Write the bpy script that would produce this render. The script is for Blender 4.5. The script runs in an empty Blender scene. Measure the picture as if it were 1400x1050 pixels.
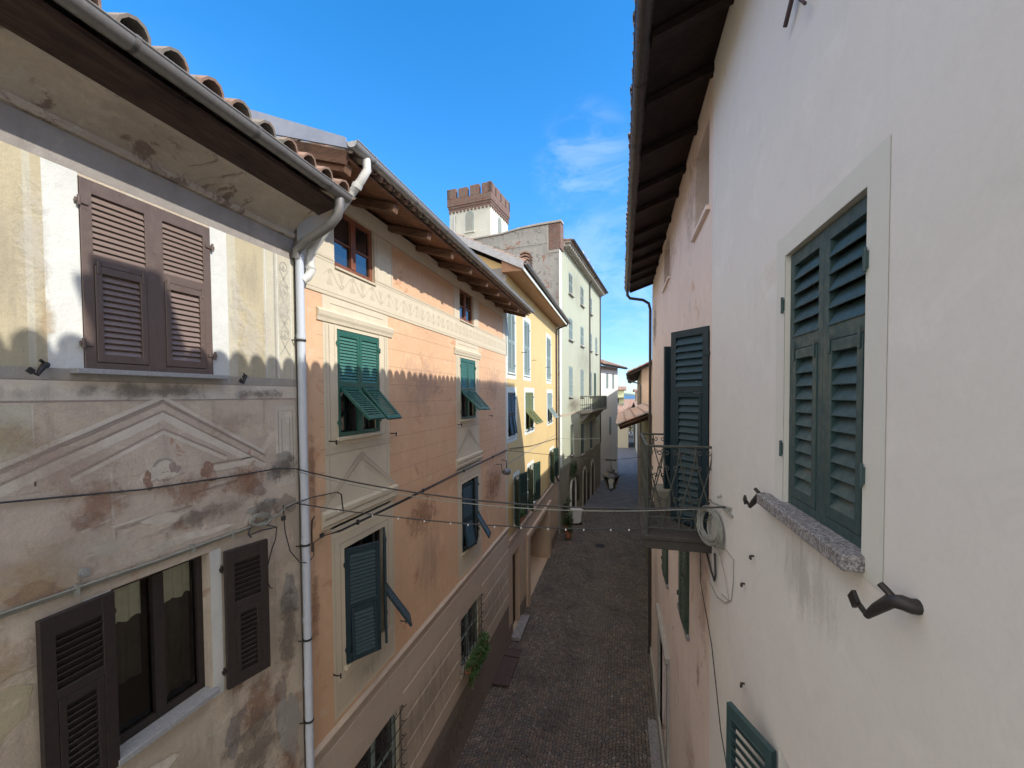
import bpy, math, random
from mathutils import Matrix, Vector
R = math.radians
random.seed(7)
scene = bpy.context.scene
col = scene.collection

# ------------------------------------------------------------------ mesh builder
class MB:
    def __init__(s): s.v=[]; s.f=[]; s.m=[]; s.T=Matrix.Identity(4); s.mi=0; s.uv={}
    def add(s, vs, fs):
        n=len(s.v); T=s.T
        s.v.extend([tuple(T@Vector(p)) for p in vs])
        for f in fs: s.f.append(tuple(n+i for i in f)); s.m.append(s.mi)
    def box(s, x0,x1,y0,y1,z0,z1):
        v=[(x0,y0,z0),(x1,y0,z0),(x1,y1,z0),(x0,y1,z0),(x0,y0,z1),(x1,y0,z1),(x1,y1,z1),(x0,y1,z1)]
        s.add(v,[(0,3,2,1),(4,5,6,7),(0,1,5,4),(1,2,6,5),(2,3,7,6),(3,0,4,7)])
    def quad(s,a,b,c,d): s.add([a,b,c,d],[(0,1,2,3)])
    def poly(s,pts,y0,y1):
        """prism of an (x,z) outline between y0 and y1 (y0 is the front)"""
        n=len(pts)
        v=[(p[0],y0,p[1]) for p in pts]+[(p[0],y1,p[1]) for p in pts]
        s.add(v,[tuple(range(n)),tuple(range(2*n-1,n-1,-1))]+[(i,n+i,n+(i+1)%n,(i+1)%n) for i in range(n)])
    def extr(s,prof,x0,x1,closed=True):
        """extrude a (y,z) outline along x"""
        n=len(prof)
        v=[(x0,p[0],p[1]) for p in prof]+[(x1,p[0],p[1]) for p in prof]
        k=n if closed else n-1
        f=[(i,(i+1)%n,n+(i+1)%n,n+i) for i in range(k)]
        if closed: f+= [tuple(range(n-1,-1,-1)),tuple(range(n,2*n))]
        s.add(v,f)
    def tube(s,pts,r,n=6,cap=True,radii=None):
        pts=[Vector(p) for p in pts]
        if len(pts)<2: return
        rings=[]; up=Vector((0,0,1)); prev=None
        for i,p in enumerate(pts):
            t=(pts[min(i+1,len(pts)-1)]-pts[max(i-1,0)]).normalized()
            if prev is None:
                a=t.cross(up)
                if a.length<.05: a=t.cross(Vector((1,0,0)))
            else:
                a=prev-t*prev.dot(t)
            a.normalize(); prev=a; b=t.cross(a)
            rr=radii[i] if radii else r
            rings.append([tuple(p+(a*math.cos(2*math.pi*k/n)+b*math.sin(2*math.pi*k/n))*rr) for k in range(n)])
        v=[q for ring in rings for q in ring]; f=[]
        for i in range(len(pts)-1):
            for k in range(n):
                f.append((i*n+k,i*n+(k+1)%n,(i+1)*n+(k+1)%n,(i+1)*n+k))
        if cap: f+=[tuple(range(n-1,-1,-1)),tuple((len(pts)-1)*n+k for k in range(n))]
        s.add(v,f)
    def lathe(s,prof,n=20,c=(0,0)):
        v=[];f=[]
        for r,z in prof:
            for k in range(n):
                a=2*math.pi*k/n; v.append((c[0]+r*math.cos(a),c[1]+r*math.sin(a),z))
        for i in range(len(prof)-1):
            for k in range(n): f.append((i*n+k,i*n+(k+1)%n,(i+1)*n+(k+1)%n,(i+1)*n+k))
        f+=[tuple(range(n-1,-1,-1)),tuple((len(prof)-1)*n+k for k in range(n))]
        s.add(v,f)
    def build(s,name,mats,parent=None,smooth=False,bevel=0,label=None):
        me=bpy.data.meshes.new(name); me.from_pydata(s.v,[],s.f)
        if not isinstance(mats,(list,tuple)): mats=[mats]
        for m in mats: me.materials.append(m)
        me.polygons.foreach_set('material_index',s.m)
        if smooth: me.polygons.foreach_set('use_smooth',[True]*len(me.polygons))
        if s.uv:
            L=me.uv_layers.new(name='stain')
            for i,us in s.uv.items():
                for k,li in enumerate(me.polygons[i].loop_indices): L.data[li].uv=us[k]
        me.update()
        o=bpy.data.objects.new(name,me); col.objects.link(o)
        if parent is not None: o.parent=parent
        if smooth:
            try: me.set_sharp_from_angle(angle=R(40))
            except Exception: pass
        if bevel:
            b=o.modifiers.new('bevel','BEVEL'); b.width=bevel; b.segments=1; b.limit_method='ANGLE'
        if label: o['label']=label
        return o

def thing(name,label,cat,loc=(0,0,0),rz=0,group=None):
    o=bpy.data.objects.new(name,None); col.objects.link(o); o.empty_display_size=.3
    o.location=loc; o.rotation_euler=(0,0,R(rz)); o['label']=label; o['category']=cat
    if group: o['group']=group
    return o
def tag(o,label,cat,group=None):
    o['label']=label; o['category']=cat
    if group: o['group']=group
    return o
def structure(o): o['kind']='structure'; return o

# ------------------------------------------------------------------ materials
def newmat(name):
    m=bpy.data.materials.new(name); m.use_nodes=True
    nt=m.node_tree; b=nt.nodes['Principled BSDF']
    return m,nt,b
def N(nt,t,**k):
    n=nt.nodes.new(t)
    for a,v in k.items():
        if a.startswith('i_'): n.inputs[a[2:].replace('_',' ')].default_value=v
        else: setattr(n,a,v)
    return n
def noise(nt,vec,scale,detail=4,rough=.6,dist=0):
    n=N(nt,'ShaderNodeTexNoise'); n.inputs['Scale'].default_value=scale; n.inputs['Detail'].default_value=detail
    n.inputs['Roughness'].default_value=rough; n.inputs['Distortion'].default_value=dist
    nt.links.new(vec,n.inputs['Vector']); return n.outputs['Fac']
def ramp(nt,fac,a,b,lo=0.,hi=1.):
    n=N(nt,'ShaderNodeMapRange'); n.interpolation_type='SMOOTHSTEP'
    n.inputs['From Min'].default_value=a; n.inputs['From Max'].default_value=b
    n.inputs['To Min'].default_value=lo; n.inputs['To Max'].default_value=hi
    nt.links.new(fac,n.inputs['Value']); return n.outputs['Result']
def mix(nt,fac,a,b,mode='MIX'):
    n=N(nt,'ShaderNodeMix',data_type='RGBA',blend_type=mode)
    for s,v in ((0,fac),(6,a),(7,b)):
        if isinstance(v,(int,float)): n.inputs[s].default_value=v
        elif isinstance(v,tuple): n.inputs[s].default_value=(v[0],v[1],v[2],1)
        else: nt.links.new(v,n.inputs[s])
    return n.outputs[2]
def mul(nt,a,b,op='MULTIPLY'):
    n=N(nt,'ShaderNodeMath',operation=op)
    for i,v in enumerate((a,b)):
        if isinstance(v,(int,float)): n.inputs[i].default_value=v
        else: nt.links.new(v,n.inputs[i])
    return n.outputs[0]
def coords(nt,scale=(1,1,1),off=(0,0,0)):
    tc=N(nt,'ShaderNodeTexCoord'); mp=N(nt,'ShaderNodeMapping')
    mp.inputs['Scale'].default_value=scale; mp.inputs['Location'].default_value=off
    nt.links.new(tc.outputs['Object'],mp.inputs['Vector']); return mp.outputs['Vector']
def bump(nt,b,h,strength=.3,dist=.01):
    n=N(nt,'ShaderNodeBump'); n.inputs['Strength'].default_value=strength; n.inputs['Distance'].default_value=dist
    nt.links.new(h,n.inputs['Height']); nt.links.new(n.outputs['Normal'],b.inputs['Normal'])

def plaster(name,base,dark=None,patch=None,patch_amt=0.,streak=.25,grain=.12,scale=1.,seed=0,bstr=.35,ageing=.35,
            patch2=None,patch2_amt=0.,rough=.9):
    m,nt,b=newmat(name); dark=dark or tuple(c*.72 for c in base)
    off=(seed*3.7,seed*1.3,seed*2.1); v=coords(nt,off=off)
    big=noise(nt,v,.9*scale,5,.62,.3); c=mix(nt,ramp(nt,big,.38,.68,0,ageing),base,dark)
    mid=noise(nt,v,5*scale,6,.7,.6); c=mix(nt,ramp(nt,mid,.5,.72,0,ageing*.8),c,tuple(x*.82 for x in base))
    light=noise(nt,coords(nt,off=(off[0]+9,off[1],off[2]+4)),2.2*scale,6,.7,.5)
    c=mix(nt,ramp(nt,light,.52,.7,0,ageing*.9),c,tuple(min(.9,x*1.18+.02) for x in base))
    if patch:
        p=noise(nt,coords(nt,off=(off[0]+5,off[1],off[2]+7)),1.5*scale,8,.66,.8)
        c=mix(nt,ramp(nt,p,.62-patch_amt*.3,.66-patch_amt*.3+.03,0,.85),c,patch)
    if patch2:
        p=noise(nt,coords(nt,off=(off[0]-15,off[1],off[2]+17)),2.3*scale,8,.7,.5)
        c=mix(nt,ramp(nt,p,.62-patch2_amt*.3,.64-patch2_amt*.3+.02,0,.8),c,patch2)
    st=noise(nt,coords(nt,scale=(9,9,.55),off=off),1.,5,.6,.2); c=mix(nt,ramp(nt,st,.52,.8,0,streak),c,tuple(x*.55 for x in dark))
    g=noise(nt,v,60,3,.7); c=mix(nt,ramp(nt,g,.35,.75,0,grain),c,tuple(x*.6 for x in base))
    nt.links.new(c,b.inputs['Base Color']); b.inputs['Roughness'].default_value=rough
    b.inputs['Specular IOR Level'].default_value=.15
    h1=noise(nt,v,12*scale,6,.65,.2); h2=noise(nt,v,90,3,.7)
    h=mul(nt,h1,mul(nt,h2,.25),'ADD'); bump(nt,b,h,bstr,.02)
    return m
def paint(name,base,rough=.4,wear=.25,weart=None,metal=0,bstr=.15,scale=1,spec=.5):
    m,nt,b=newmat(name); v=coords(nt)
    n1=noise(nt,v,14*scale,6,.7); c=mix(nt,ramp(nt,n1,.4,.75,0,wear),base,weart or tuple(x*.6 for x in base))
    n2=noise(nt,coords(nt,scale=(30,30,3)),1.5,4,.6); c=mix(nt,ramp(nt,n2,.5,.8,0,wear*.8),c,tuple(min(.9,x*1.35+.01) for x in base))
    nt.links.new(c,b.inputs['Base Color']); b.inputs['Roughness'].default_value=rough; b.inputs['Metallic'].default_value=metal
    b.inputs['Specular IOR Level'].default_value=spec
    r=ramp(nt,n1,.3,.7,max(.05,rough-.1),min(1,rough+.15)); nt.links.new(r,b.inputs['Roughness'])
    bump(nt,b,noise(nt,v,40,4,.6),bstr,.004); return m
def wood(name,base,dark,rough=.7,axis=0):
    m,nt,b=newmat(name); sc=[3,3,3]; 
    for i in range(3):
        if i!=axis: sc[i]=28
    v=coords(nt,scale=tuple(sc)); n=noise(nt,v,1.,6,.65,1.2)
    c=mix(nt,ramp(nt,n,.35,.7),base,dark)
    n2=noise(nt,coords(nt),2.5,5,.6); c=mix(nt,ramp(nt,n2,.45,.7,0,.6),c,tuple(x*.5 for x in dark))
    nt.links.new(c,b.inputs['Base Color']); b.inputs['Roughness'].default_value=rough
    b.inputs['Specular IOR Level'].default_value=.2
    bump(nt,b,n,.5,.006); return m
def tilemat(name,cols,moss=.4):
    m,nt,b=newmat(name); v=coords(nt)
    vo=N(nt,'ShaderNodeTexVoronoi'); vo.inputs['Scale'].default_value=3.6; nt.links.new(v,vo.inputs['Vector'])
    sep=N(nt,'ShaderNodeSeparateColor'); nt.links.new(vo.outputs['Color'],sep.inputs[0])
    c=mix(nt,sep.outputs[0],cols[0],cols[1]); c=mix(nt,ramp(nt,sep.outputs[1],.6,.7),c,cols[2])
    n=noise(nt,v,7,7,.7,.4); c=mix(nt,ramp(nt,n,.5,.68,0,moss),c,(.10,.10,.06))
    n3=noise(nt,v,22,6,.7); c=mix(nt,ramp(nt,n3,.55,.7,0,moss),c,(.33,.32,.26))
    nt.links.new(c,b.inputs['Base Color']); b.inputs['Roughness'].default_value=.9; bump(nt,b,noise(nt,v,35,5,.7),.5,.006)
    return m
def glass(name,base=(.015,.018,.02),rough=.06):
    m,nt,b=newmat(name); v=coords(nt)
    b.inputs['Base Color'].default_value=(*base,1); b.inputs['Roughness'].default_value=rough
    b.inputs['Specular IOR Level'].default_value=.9; b.inputs['IOR'].default_value=1.7
    bump(nt,b,noise(nt,v,3,2,.5),.08,.02); return m
def clearglass(name):
    m,nt,b=newmat(name); nt.nodes.remove(b); out=nt.nodes['Material Output']
    g=N(nt,'ShaderNodeBsdfGlossy'); g.inputs['Roughness'].default_value=.04
    t=N(nt,'ShaderNodeBsdfTransparent'); t.inputs['Color'].default_value=(.9,.93,.9,1)
    f=N(nt,'ShaderNodeFresnel'); f.inputs['IOR'].default_value=1.5
    mx=N(nt,'ShaderNodeMixShader'); nt.links.new(f.outputs[0],mx.inputs[0]); nt.links.new(t.outputs[0],mx.inputs[1]); nt.links.new(g.outputs[0],mx.inputs[2])
    nt.links.new(mx.outputs[0],out.inputs['Surface']); return m
def leafmat(name,a,bc):
    m,nt,b=newmat(name); v=coords(nt); n=noise(nt,v,14,3,.6)
    nt.links.new(mix(nt,ramp(nt,n,.35,.65),a,bc),b.inputs['Base Color']); b.inputs['Roughness'].default_value=.5
    b.inputs['Subsurface Weight'].default_value=0; return m

def stainmat(name,color,amt=.8,scale=6.,vert=1.):
    m,nt,b=newmat(name); out=nt.nodes['Material Output']; b.inputs['Base Color'].default_value=(*color,1); b.inputs['Roughness'].default_value=.95; b.inputs['Specular IOR Level'].default_value=.1
    uv=N(nt,'ShaderNodeUVMap'); uv.uv_map='stain'; ln=N(nt,'ShaderNodeVectorMath',operation='LENGTH'); nt.links.new(uv.outputs[0],ln.inputs[0])
    n=noise(nt,coords(nt,scale=(1,1,vert)),scale,8,.68,.5); n2=noise(nt,coords(nt,off=(3,3,3)),scale*5,5,.7)
    d=mul(nt,mul(nt,1.,ln.outputs['Value'],'SUBTRACT'),mul(nt,mul(nt,n,.5,'SUBTRACT'),2.6),'ADD'); d=mul(nt,d,mul(nt,mul(nt,n2,.5,'SUBTRACT'),.8),'ADD')
    edge=ramp(nt,ln.outputs['Value'],.75,1.,1.,0.)
    f=mul(nt,mul(nt,ramp(nt,d,.15,1.0,0,amt),edge),1.)
    t=N(nt,'ShaderNodeBsdfTransparent'); mx=N(nt,'ShaderNodeMixShader'); nt.links.new(f,mx.inputs[0]); nt.links.new(t.outputs[0],mx.inputs[1]); nt.links.new(b.outputs[0],mx.inputs[2]); nt.links.new(mx.outputs[0],out.inputs['Surface'])
    return m
M={}
M['st_dark']=stainmat('dark_stain',(.20,.17,.145),.62); M['st_rust']=stainmat('rust_stain',(.33,.19,.125),.6,7); M['st_pale']=stainmat('pale_patch',(.60,.57,.50),.5,5)
M['st_grime']=stainmat('grime_streaks',(.33,.30,.26),.24,9,.15); M['st_ochre']=stainmat('ochre_patch',(.47,.36,.22),.5,5); M['st_rose']=stainmat('bare_render',(.52,.40,.33),.4,4)
STAINS=[M[k] for k in ('st_dark','st_rust','st_pale','st_grime','st_ochre','st_rose')]
M['white']=plaster('white_plaster',(0.74,0.725,0.695),dark=(0.69,0.665,0.63),streak=.05,grain=.08,seed=1,bstr=.10,ageing=.3,patch=(.70,.655,.60),patch_amt=.02)
M['white2']=plaster('smooth_surround',(0.66,0.665,0.62),dark=(0.6,0.6,0.56),streak=.04,grain=.05,seed=2,bstr=.12,ageing=.15)
M['pinkwhite']=plaster('pinkish_plaster',(0.78,0.66,0.6),dark=(0.69,0.57,0.505),streak=.18,grain=.1,seed=3,ageing=.45,patch=(.62,.42,.33),patch_amt=.04,patch2=(.55,.52,.47),patch2_amt=.0)
M['stucco']=plaster('old_stucco',(0.56,0.485,0.39),dark=(0.43,0.37,0.3),streak=.45,grain=.3,seed=4,ageing=.9,patch=(.40,.27,.19),patch_amt=.05,patch2=(.58,.54,.46),patch2_amt=.06,bstr=.7)
M['ochre']=plaster('ochre_paint',(0.47,0.42,0.295),dark=(0.41,0.365,0.265),streak=.2,grain=.2,seed=5,ageing=.45,bstr=.5,patch=(.60,.52,.38),patch_amt=.05)
M['cream']=plaster('cream_paint',(0.53,0.505,0.41),dark=(0.451,0.429,0.348),streak=.25,grain=.2,seed=6,ageing=.4,bstr=.5,patch=(.48,.45,.38),patch_amt=.03)
M['limewash']=plaster('white_limewash',(.64,.66,.64),dark=(.46,.47,.45),streak=.15,grain=.12,seed=7,ageing=.4,bstr=.5)
M['greyband']=plaster('grey_band',(0.38,0.365,0.33),dark=(0.31,0.295,0.265),streak=.3,grain=.25,seed=8,ageing=.6,bstr=.5,patch=(.46,.45,.42),patch_amt=.05)
M['shadesmudge']=plaster('eaves_shade_and_smudge',(.33,.31,.29),dark=(.22,.20,.19),streak=.4,grain=.25,seed=9,ageing=.7,bstr=.4)  # grey stands for shade under the eaves; also colours one wall smudge
M['cove']=plaster('cove_plaster',(0.48,0.42,0.345),dark=(0.34,0.285,0.23),streak=.05,grain=.2,seed=10,ageing=.7,bstr=.6,patch=(.17,.12,.10),patch_amt=.27,patch2=(.50,.46,.40),patch2_amt=.06,scale=1.6)
M['fresco']=plaster('faded_fresco',(0.56,0.485,0.41),dark=(0.45,0.38,0.32),streak=.3,grain=.3,seed=11,ageing=.95,bstr=.5,patch=(.40,.22,.15),patch_amt=.03,patch2=(.52,.47,.41),patch2_amt=.1,scale=1.7)
M['fresco_light']=plaster('fresco_pale',(0.62,0.575,0.5),dark=(0.54,0.49,0.42),streak=.15,grain=.2,seed=12,ageing=.6,bstr=.4,scale=1.6)
M['fresco_dark']=plaster('fresco_shadow_line',(0.33,0.28,0.245),dark=(0.38,0.32,0.28),streak=.1,grain=.2,seed=13,ageing=.8,bstr=.3,scale=3)
M['rust']=plaster('rusty_fresco',(0.33,0.22,0.17),dark=(0.281,0.187,0.145),streak=.1,grain=.3,seed=14,ageing=.8,bstr=.5,scale=5,patch=(.50,.40,.33),patch_amt=.3)
M['orange']=plaster('orange_plaster',(0.66,0.445,0.285),dark=(0.6,0.37,0.235),streak=.14,grain=.12,seed=15,ageing=.5,bstr=.35,patch=(.55,.30,.18),patch_amt=.06,patch2=(.66,.50,.35),patch2_amt=.08)
M['orangeln']=plaster('orange_joint',(0.5,0.33,0.22),seed=16,ageing=.3,bstr=.2)
M['bcream']=plaster('trim_cream',(0.62,0.56,0.43),dark=(0.55,0.49,0.38),streak=.1,grain=.1,seed=17,ageing=.35,bstr=.25)
M['bcream2']=plaster('trim_cream_shade',(0.56,0.5,0.38),dark=(0.5,0.44,0.34),streak=.1,grain=.1,seed=18,ageing=.35,bstr=.25)
M['bline']=plaster('trim_line',(0.42,0.36,0.28),dark=(0.37,0.31,0.24),seed=19,ageing=.3,bstr=.1)
M['bbase']=plaster('rusticated_base',(0.52,0.43,0.34),dark=(0.45,0.36,0.29),streak=.18,grain=.12,seed=20,ageing=.4,bstr=.3)
M['bplinth']=plaster('plinth',(0.22,0.18,0.155),dark=(0.187,0.153,0.132),streak=.3,grain=.2,seed=21,ageing=.5,bstr=.4)
M['yellow']=plaster('yellow_plaster',(0.62,0.47,0.23),dark=(0.537,0.387,0.194),streak=.06,grain=.06,seed=22,ageing=.3,bstr=.15)
M['bluewhite']=plaster('pale_surround',(.66,.70,.64),dark=(.6,.63,.58),streak=.05,grain=.05,seed=23,ageing=.2,bstr=.1)
M['pinkbase']=plaster('pink_base',(0.5,0.38,0.29),dark=(0.43,0.33,0.25),streak=.15,grain=.1,seed=24,ageing=.4,bstr=.25)
M['green']=plaster('pale_green_plaster',(0.39,0.415,0.325),dark=(0.343,0.365,0.286),streak=.12,grain=.08,seed=25,ageing=.35,bstr=.2)
M['greydark']=plaster('grey_lower_storey',(.26,.25,.20),dark=(.2,.19,.155),streak=.3,grain=.15,seed=26,ageing=.6,bstr=.4)
M['rough']=plaster('crumbling_render',(0.33,0.33,0.31),dark=(0.281,0.281,0.264),streak=.3,grain=.2,seed=27,ageing=.8,bstr=.9,patch=(.28,.14,.10),patch_amt=.14,patch2=(.17,.17,.155),patch2_amt=.16,scale=1.1)
M['tower']=plaster('tower_plaster',(0.56,0.57,0.51),dark=(0.493,0.502,0.449),streak=.25,grain=.1,seed=28,ageing=.5,bstr=.3)
M['whitewall']=plaster('far_white_wall',(.72,.72,.68),seed=29,ageing=.2,bstr=.1)
M['peach']=plaster('peach_plaster',(0.56,0.42,0.31),seed=30,ageing=.4,bstr=.2,streak=.15)
M['olive']=plaster('olive_wall',(0.2,0.195,0.155),seed=31,ageing=.6,bstr=.5,streak=.3)
M['palegreen']=plaster('lime_wall',(.62,.66,.42),seed=32,ageing=.3,bstr=.1)
def brick(name,a,b_,mort,sc=4):
    m,nt,b=newmat(name); t=N(nt,'ShaderNodeTexBrick'); t.inputs['Scale'].default_value=sc
    t.inputs['Color1'].default_value=(*a,1); t.inputs['Color2'].default_value=(*b_,1); t.inputs['Mortar'].default_value=(*mort,1)
    t.inputs['Mortar Size'].default_value=.03
    tc=N(nt,'ShaderNodeTexCoord'); mp=N(nt,'ShaderNodeMapping'); mp.inputs['Rotation'].default_value=(R(90),0,0)
    sp=N(nt,'ShaderNodeSeparateXYZ'); cb=N(nt,'ShaderNodeCombineXYZ'); nt.links.new(tc.outputs['Object'],sp.inputs[0])
    nt.links.new(mul(nt,sp.outputs[0],sp.outputs[1],'ADD'),cb.inputs[0]); nt.links.new(sp.outputs[2],cb.inputs[1])
    nt.links.new(cb.outputs[0],t.inputs['Vector']); n=noise(nt,tc.outputs['Object'],3,6,.7)
    c=mix(nt,ramp(nt,n,.42,.66,0,.75),t.outputs['Color'],(.16,.13,.11)); nt.links.new(c,b.inputs['Base Color'])
    b.inputs['Roughness'].default_value=.9; bump(nt,b,t.outputs['Fac'],-.4,.01); return m
M['darkstone']=plaster('dark_stone',(.065,.06,.055),seed=33,ageing=.6,bstr=.4)
M['brick']=brick('old_brick',(.17,.078,.058),(.11,.05,.04),(.19,.16,.14),sc=2.2)
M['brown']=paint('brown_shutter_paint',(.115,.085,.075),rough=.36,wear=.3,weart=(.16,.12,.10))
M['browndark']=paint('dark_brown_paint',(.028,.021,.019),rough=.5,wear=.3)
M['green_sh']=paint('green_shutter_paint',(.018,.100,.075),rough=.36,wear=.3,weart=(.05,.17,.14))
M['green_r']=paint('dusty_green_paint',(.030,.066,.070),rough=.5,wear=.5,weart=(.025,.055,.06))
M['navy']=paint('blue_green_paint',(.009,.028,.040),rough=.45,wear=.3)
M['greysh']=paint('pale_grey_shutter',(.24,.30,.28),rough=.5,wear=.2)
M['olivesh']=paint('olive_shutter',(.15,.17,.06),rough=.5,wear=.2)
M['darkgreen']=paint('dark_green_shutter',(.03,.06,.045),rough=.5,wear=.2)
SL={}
SL['brown_shutter_paint']=paint('glare_brown_slats',(.20,.15,.13),rough=.4,wear=.3)  # brown lightened to imitate sun glare on the louvres
SL['blue_green_paint']=paint('lighter_blue_slats',(.022,.050,.062),rough=.5,wear=.3)  # lighter than the leaf frame so the slat rows show
SL['green_shutter_paint']=paint('glare_green_slats',(.06,.175,.14),rough=.4,wear=.3)  # green raised above the frame colour, sun glare put into the paint
M['sill']=paint('grey_stone_sill',(.33,.34,.36),rough=.6,wear=.6,weart=(.2,.2,.2),scale=3)
def granite():
    m,nt,b=newmat('granite_slab'); v=coords(nt); n=noise(nt,v,55,5,.8); c=mix(nt,ramp(nt,n,.42,.6),(.12,.115,.12),(.38,.37,.38))
    n2=noise(nt,v,6,5,.6); c=mix(nt,ramp(nt,n2,.45,.7,0,.6),c,(.17,.15,.13)); nt.links.new(c,b.inputs['Base Color']); b.inputs['Roughness'].default_value=.75
    bump(nt,b,n,.5,.006); return m
M['granite']=granite()
M['zinc']=paint('weathered_zinc',(.20,.195,.19),rough=.5,wear=.5,weart=(.11,.10,.10),metal=.3,scale=.6)
M['zinc2']=paint('pale_zinc',(.34,.35,.36),rough=.45,wear=.4,weart=(.22,.22,.22),metal=.3,scale=.6)
M['pvc']=paint('grey_pvc_pipe',(.50,.55,.62),rough=.45,wear=.15,weart=(.40,.43,.47),scale=.5)
M['pvcwhite']=paint('white_pipe',(.62,.63,.60),rough=.45,wear=.2,scale=.5)
M['copper']=paint('brown_gutter',(.055,.045,.045),rough=.5,wear=.4,metal=.2)
M['sheet']=paint('flashing_sheet',(.21,.25,.33),rough=.4,wear=.15,metal=.2,scale=.3)
M['wood']=wood('eaves_wood',(.115,.062,.038),(.06,.034,.022),axis=1)
M['wood_red']=wood('reddish_eaves_boards',(.24,.115,.065),(.12,.06,.038),axis=1)
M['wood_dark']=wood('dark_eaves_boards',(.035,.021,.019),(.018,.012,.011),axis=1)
M['wood_band']=wood('old_eaves_boards',(.075,.048,.040),(.035,.024,.02),axis=0)
M['woodrafter']=wood('rafter_wood',(.20,.115,.072),(.095,.052,.034),axis=1)
M['woodwin']=wood('window_wood',(.26,.10,.055),(.15,.06,.035),axis=2,rough=.45)
M['soffit']=paint('painted_soffit',(.30,.16,.08),rough=.6,wear=.3,scale=.3)
M['doordark']=wood('dark_door_wood',(.045,.032,.024),(.022,.016,.013),axis=2)
M['tiles']=tilemat('clay_roof_tiles',((.30,.19,.145),(.24,.155,.12),(.22,.19,.165)),.7)
M['tiles_far']=tilemat('far_roof_tiles',((.30,.16,.11),(.24,.14,.10),(.30,.24,.20)),.25)
M['iron']=paint('black_iron',(.018,.017,.017),rough=.45,wear=.3,weart=(.05,.04,.035))
M['ironrail']=paint('grey_green_iron',(.045,.052,.045),rough=.55,wear=.4,weart=(.03,.03,.03))
M['cable']=paint('black_cable',(.035,.035,.037),rough=.6,wear=.2)
M['cablegrey']=paint('grey_cable',(.27,.28,.25),rough=.6,wear=.35,weart=(.13,.13,.12))
M['glass']=glass('window_glass')
M['clear']=clearglass('clear_glass')
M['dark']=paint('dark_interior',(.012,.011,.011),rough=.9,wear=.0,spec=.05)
M['curtain']=paint('lace_curtain',(.80,.76,.60),rough=.9,wear=.3,weart=(.40,.35,.25))
M['curtain2']=paint('sheer_brown_curtain',(.085,.07,.058),rough=.9,wear=.3)
M['leaf']=leafmat('plant_leaf',(.028,.075,.02),(.08,.16,.035))
M['leaf2']=leafmat('shrub_leaf',(.03,.06,.02),(.06,.10,.035))
M['plastic']=paint('pale_bin_plastic',(.62,.63,.65),rough=.4,wear=.2)
M['bulb']=paint('white_bulb',(.75,.75,.72),rough=.3,wear=0)
M['terracotta']=paint('terracotta',(.33,.14,.08),rough=.8,wear=.3)
M['rustplate']=paint('rusty_plate',(.075,.045,.045),rough=.7,wear=.5,weart=(.045,.03,.03))
M['lampglass']=paint('lantern_glass',(.10,.11,.11),rough=.15,wear=.2)

# ------------------------------------------------------------------ generic house pieces (house frame: x along wall, y into the wall, z up)
def wall_grid(mb,x0,x1,z0,z1,holes,y=0.,mi=0):
    xs=sorted({x0,x1,*[min(max(h[i],x0),x1) for h in holes for i in (0,1)]})
    zs=sorted({z0,z1,*[min(max(h[i],z0),z1) for h in holes for i in (2,3)]})
    mb.mi=mi
    for a,b in zip(xs,xs[1:]):
        for c,d in zip(zs,zs[1:]):
            mx,mz=(a+b)/2,(c+d)/2
            if any(h[0]<mx<h[1] and h[2]<mz<h[3] for h in holes): continue
            mb.quad((a,y,c),(b,y,c),(b,y,d),(a,y,d))
def reveals(mb,holes,dep,mi=0):
    mb.mi=mi
    for h in holes:
        a,b,c,d=h[:4]; t=h[4] if len(h)>4 else dep
        mb.quad((a,0,c),(a,t,c),(a,t,d),(a,0,d)); mb.quad((b,t,c),(b,0,c),(b,0,d),(b,t,d))
        mb.quad((a,0,d),(a,t,d),(b,t,d),(b,0,d)); mb.quad((a,t,c),(a,0,c),(b,0,c),(b,t,c))
def shell(mb,x0,x1,z0,z1,depth,mi=0,mi_side=None):
    """sides, back, and a floor slab a little behind the facade"""
    s=mi if mi_side is None else mi_side
    mb.mi=s
    mb.quad((x0,depth,z0),(x0,0,z0),(x0,0,z1),(x0,depth,z1))
    mb.quad((x1,0,z0),(x1,depth,z0),(x1,depth,z1),(x1,0,z1))
    mb.quad((x1,depth,z0),(x0,depth,z0),(x0,depth,z1),(x1,depth,z1))
    mb.mi=mi

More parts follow.
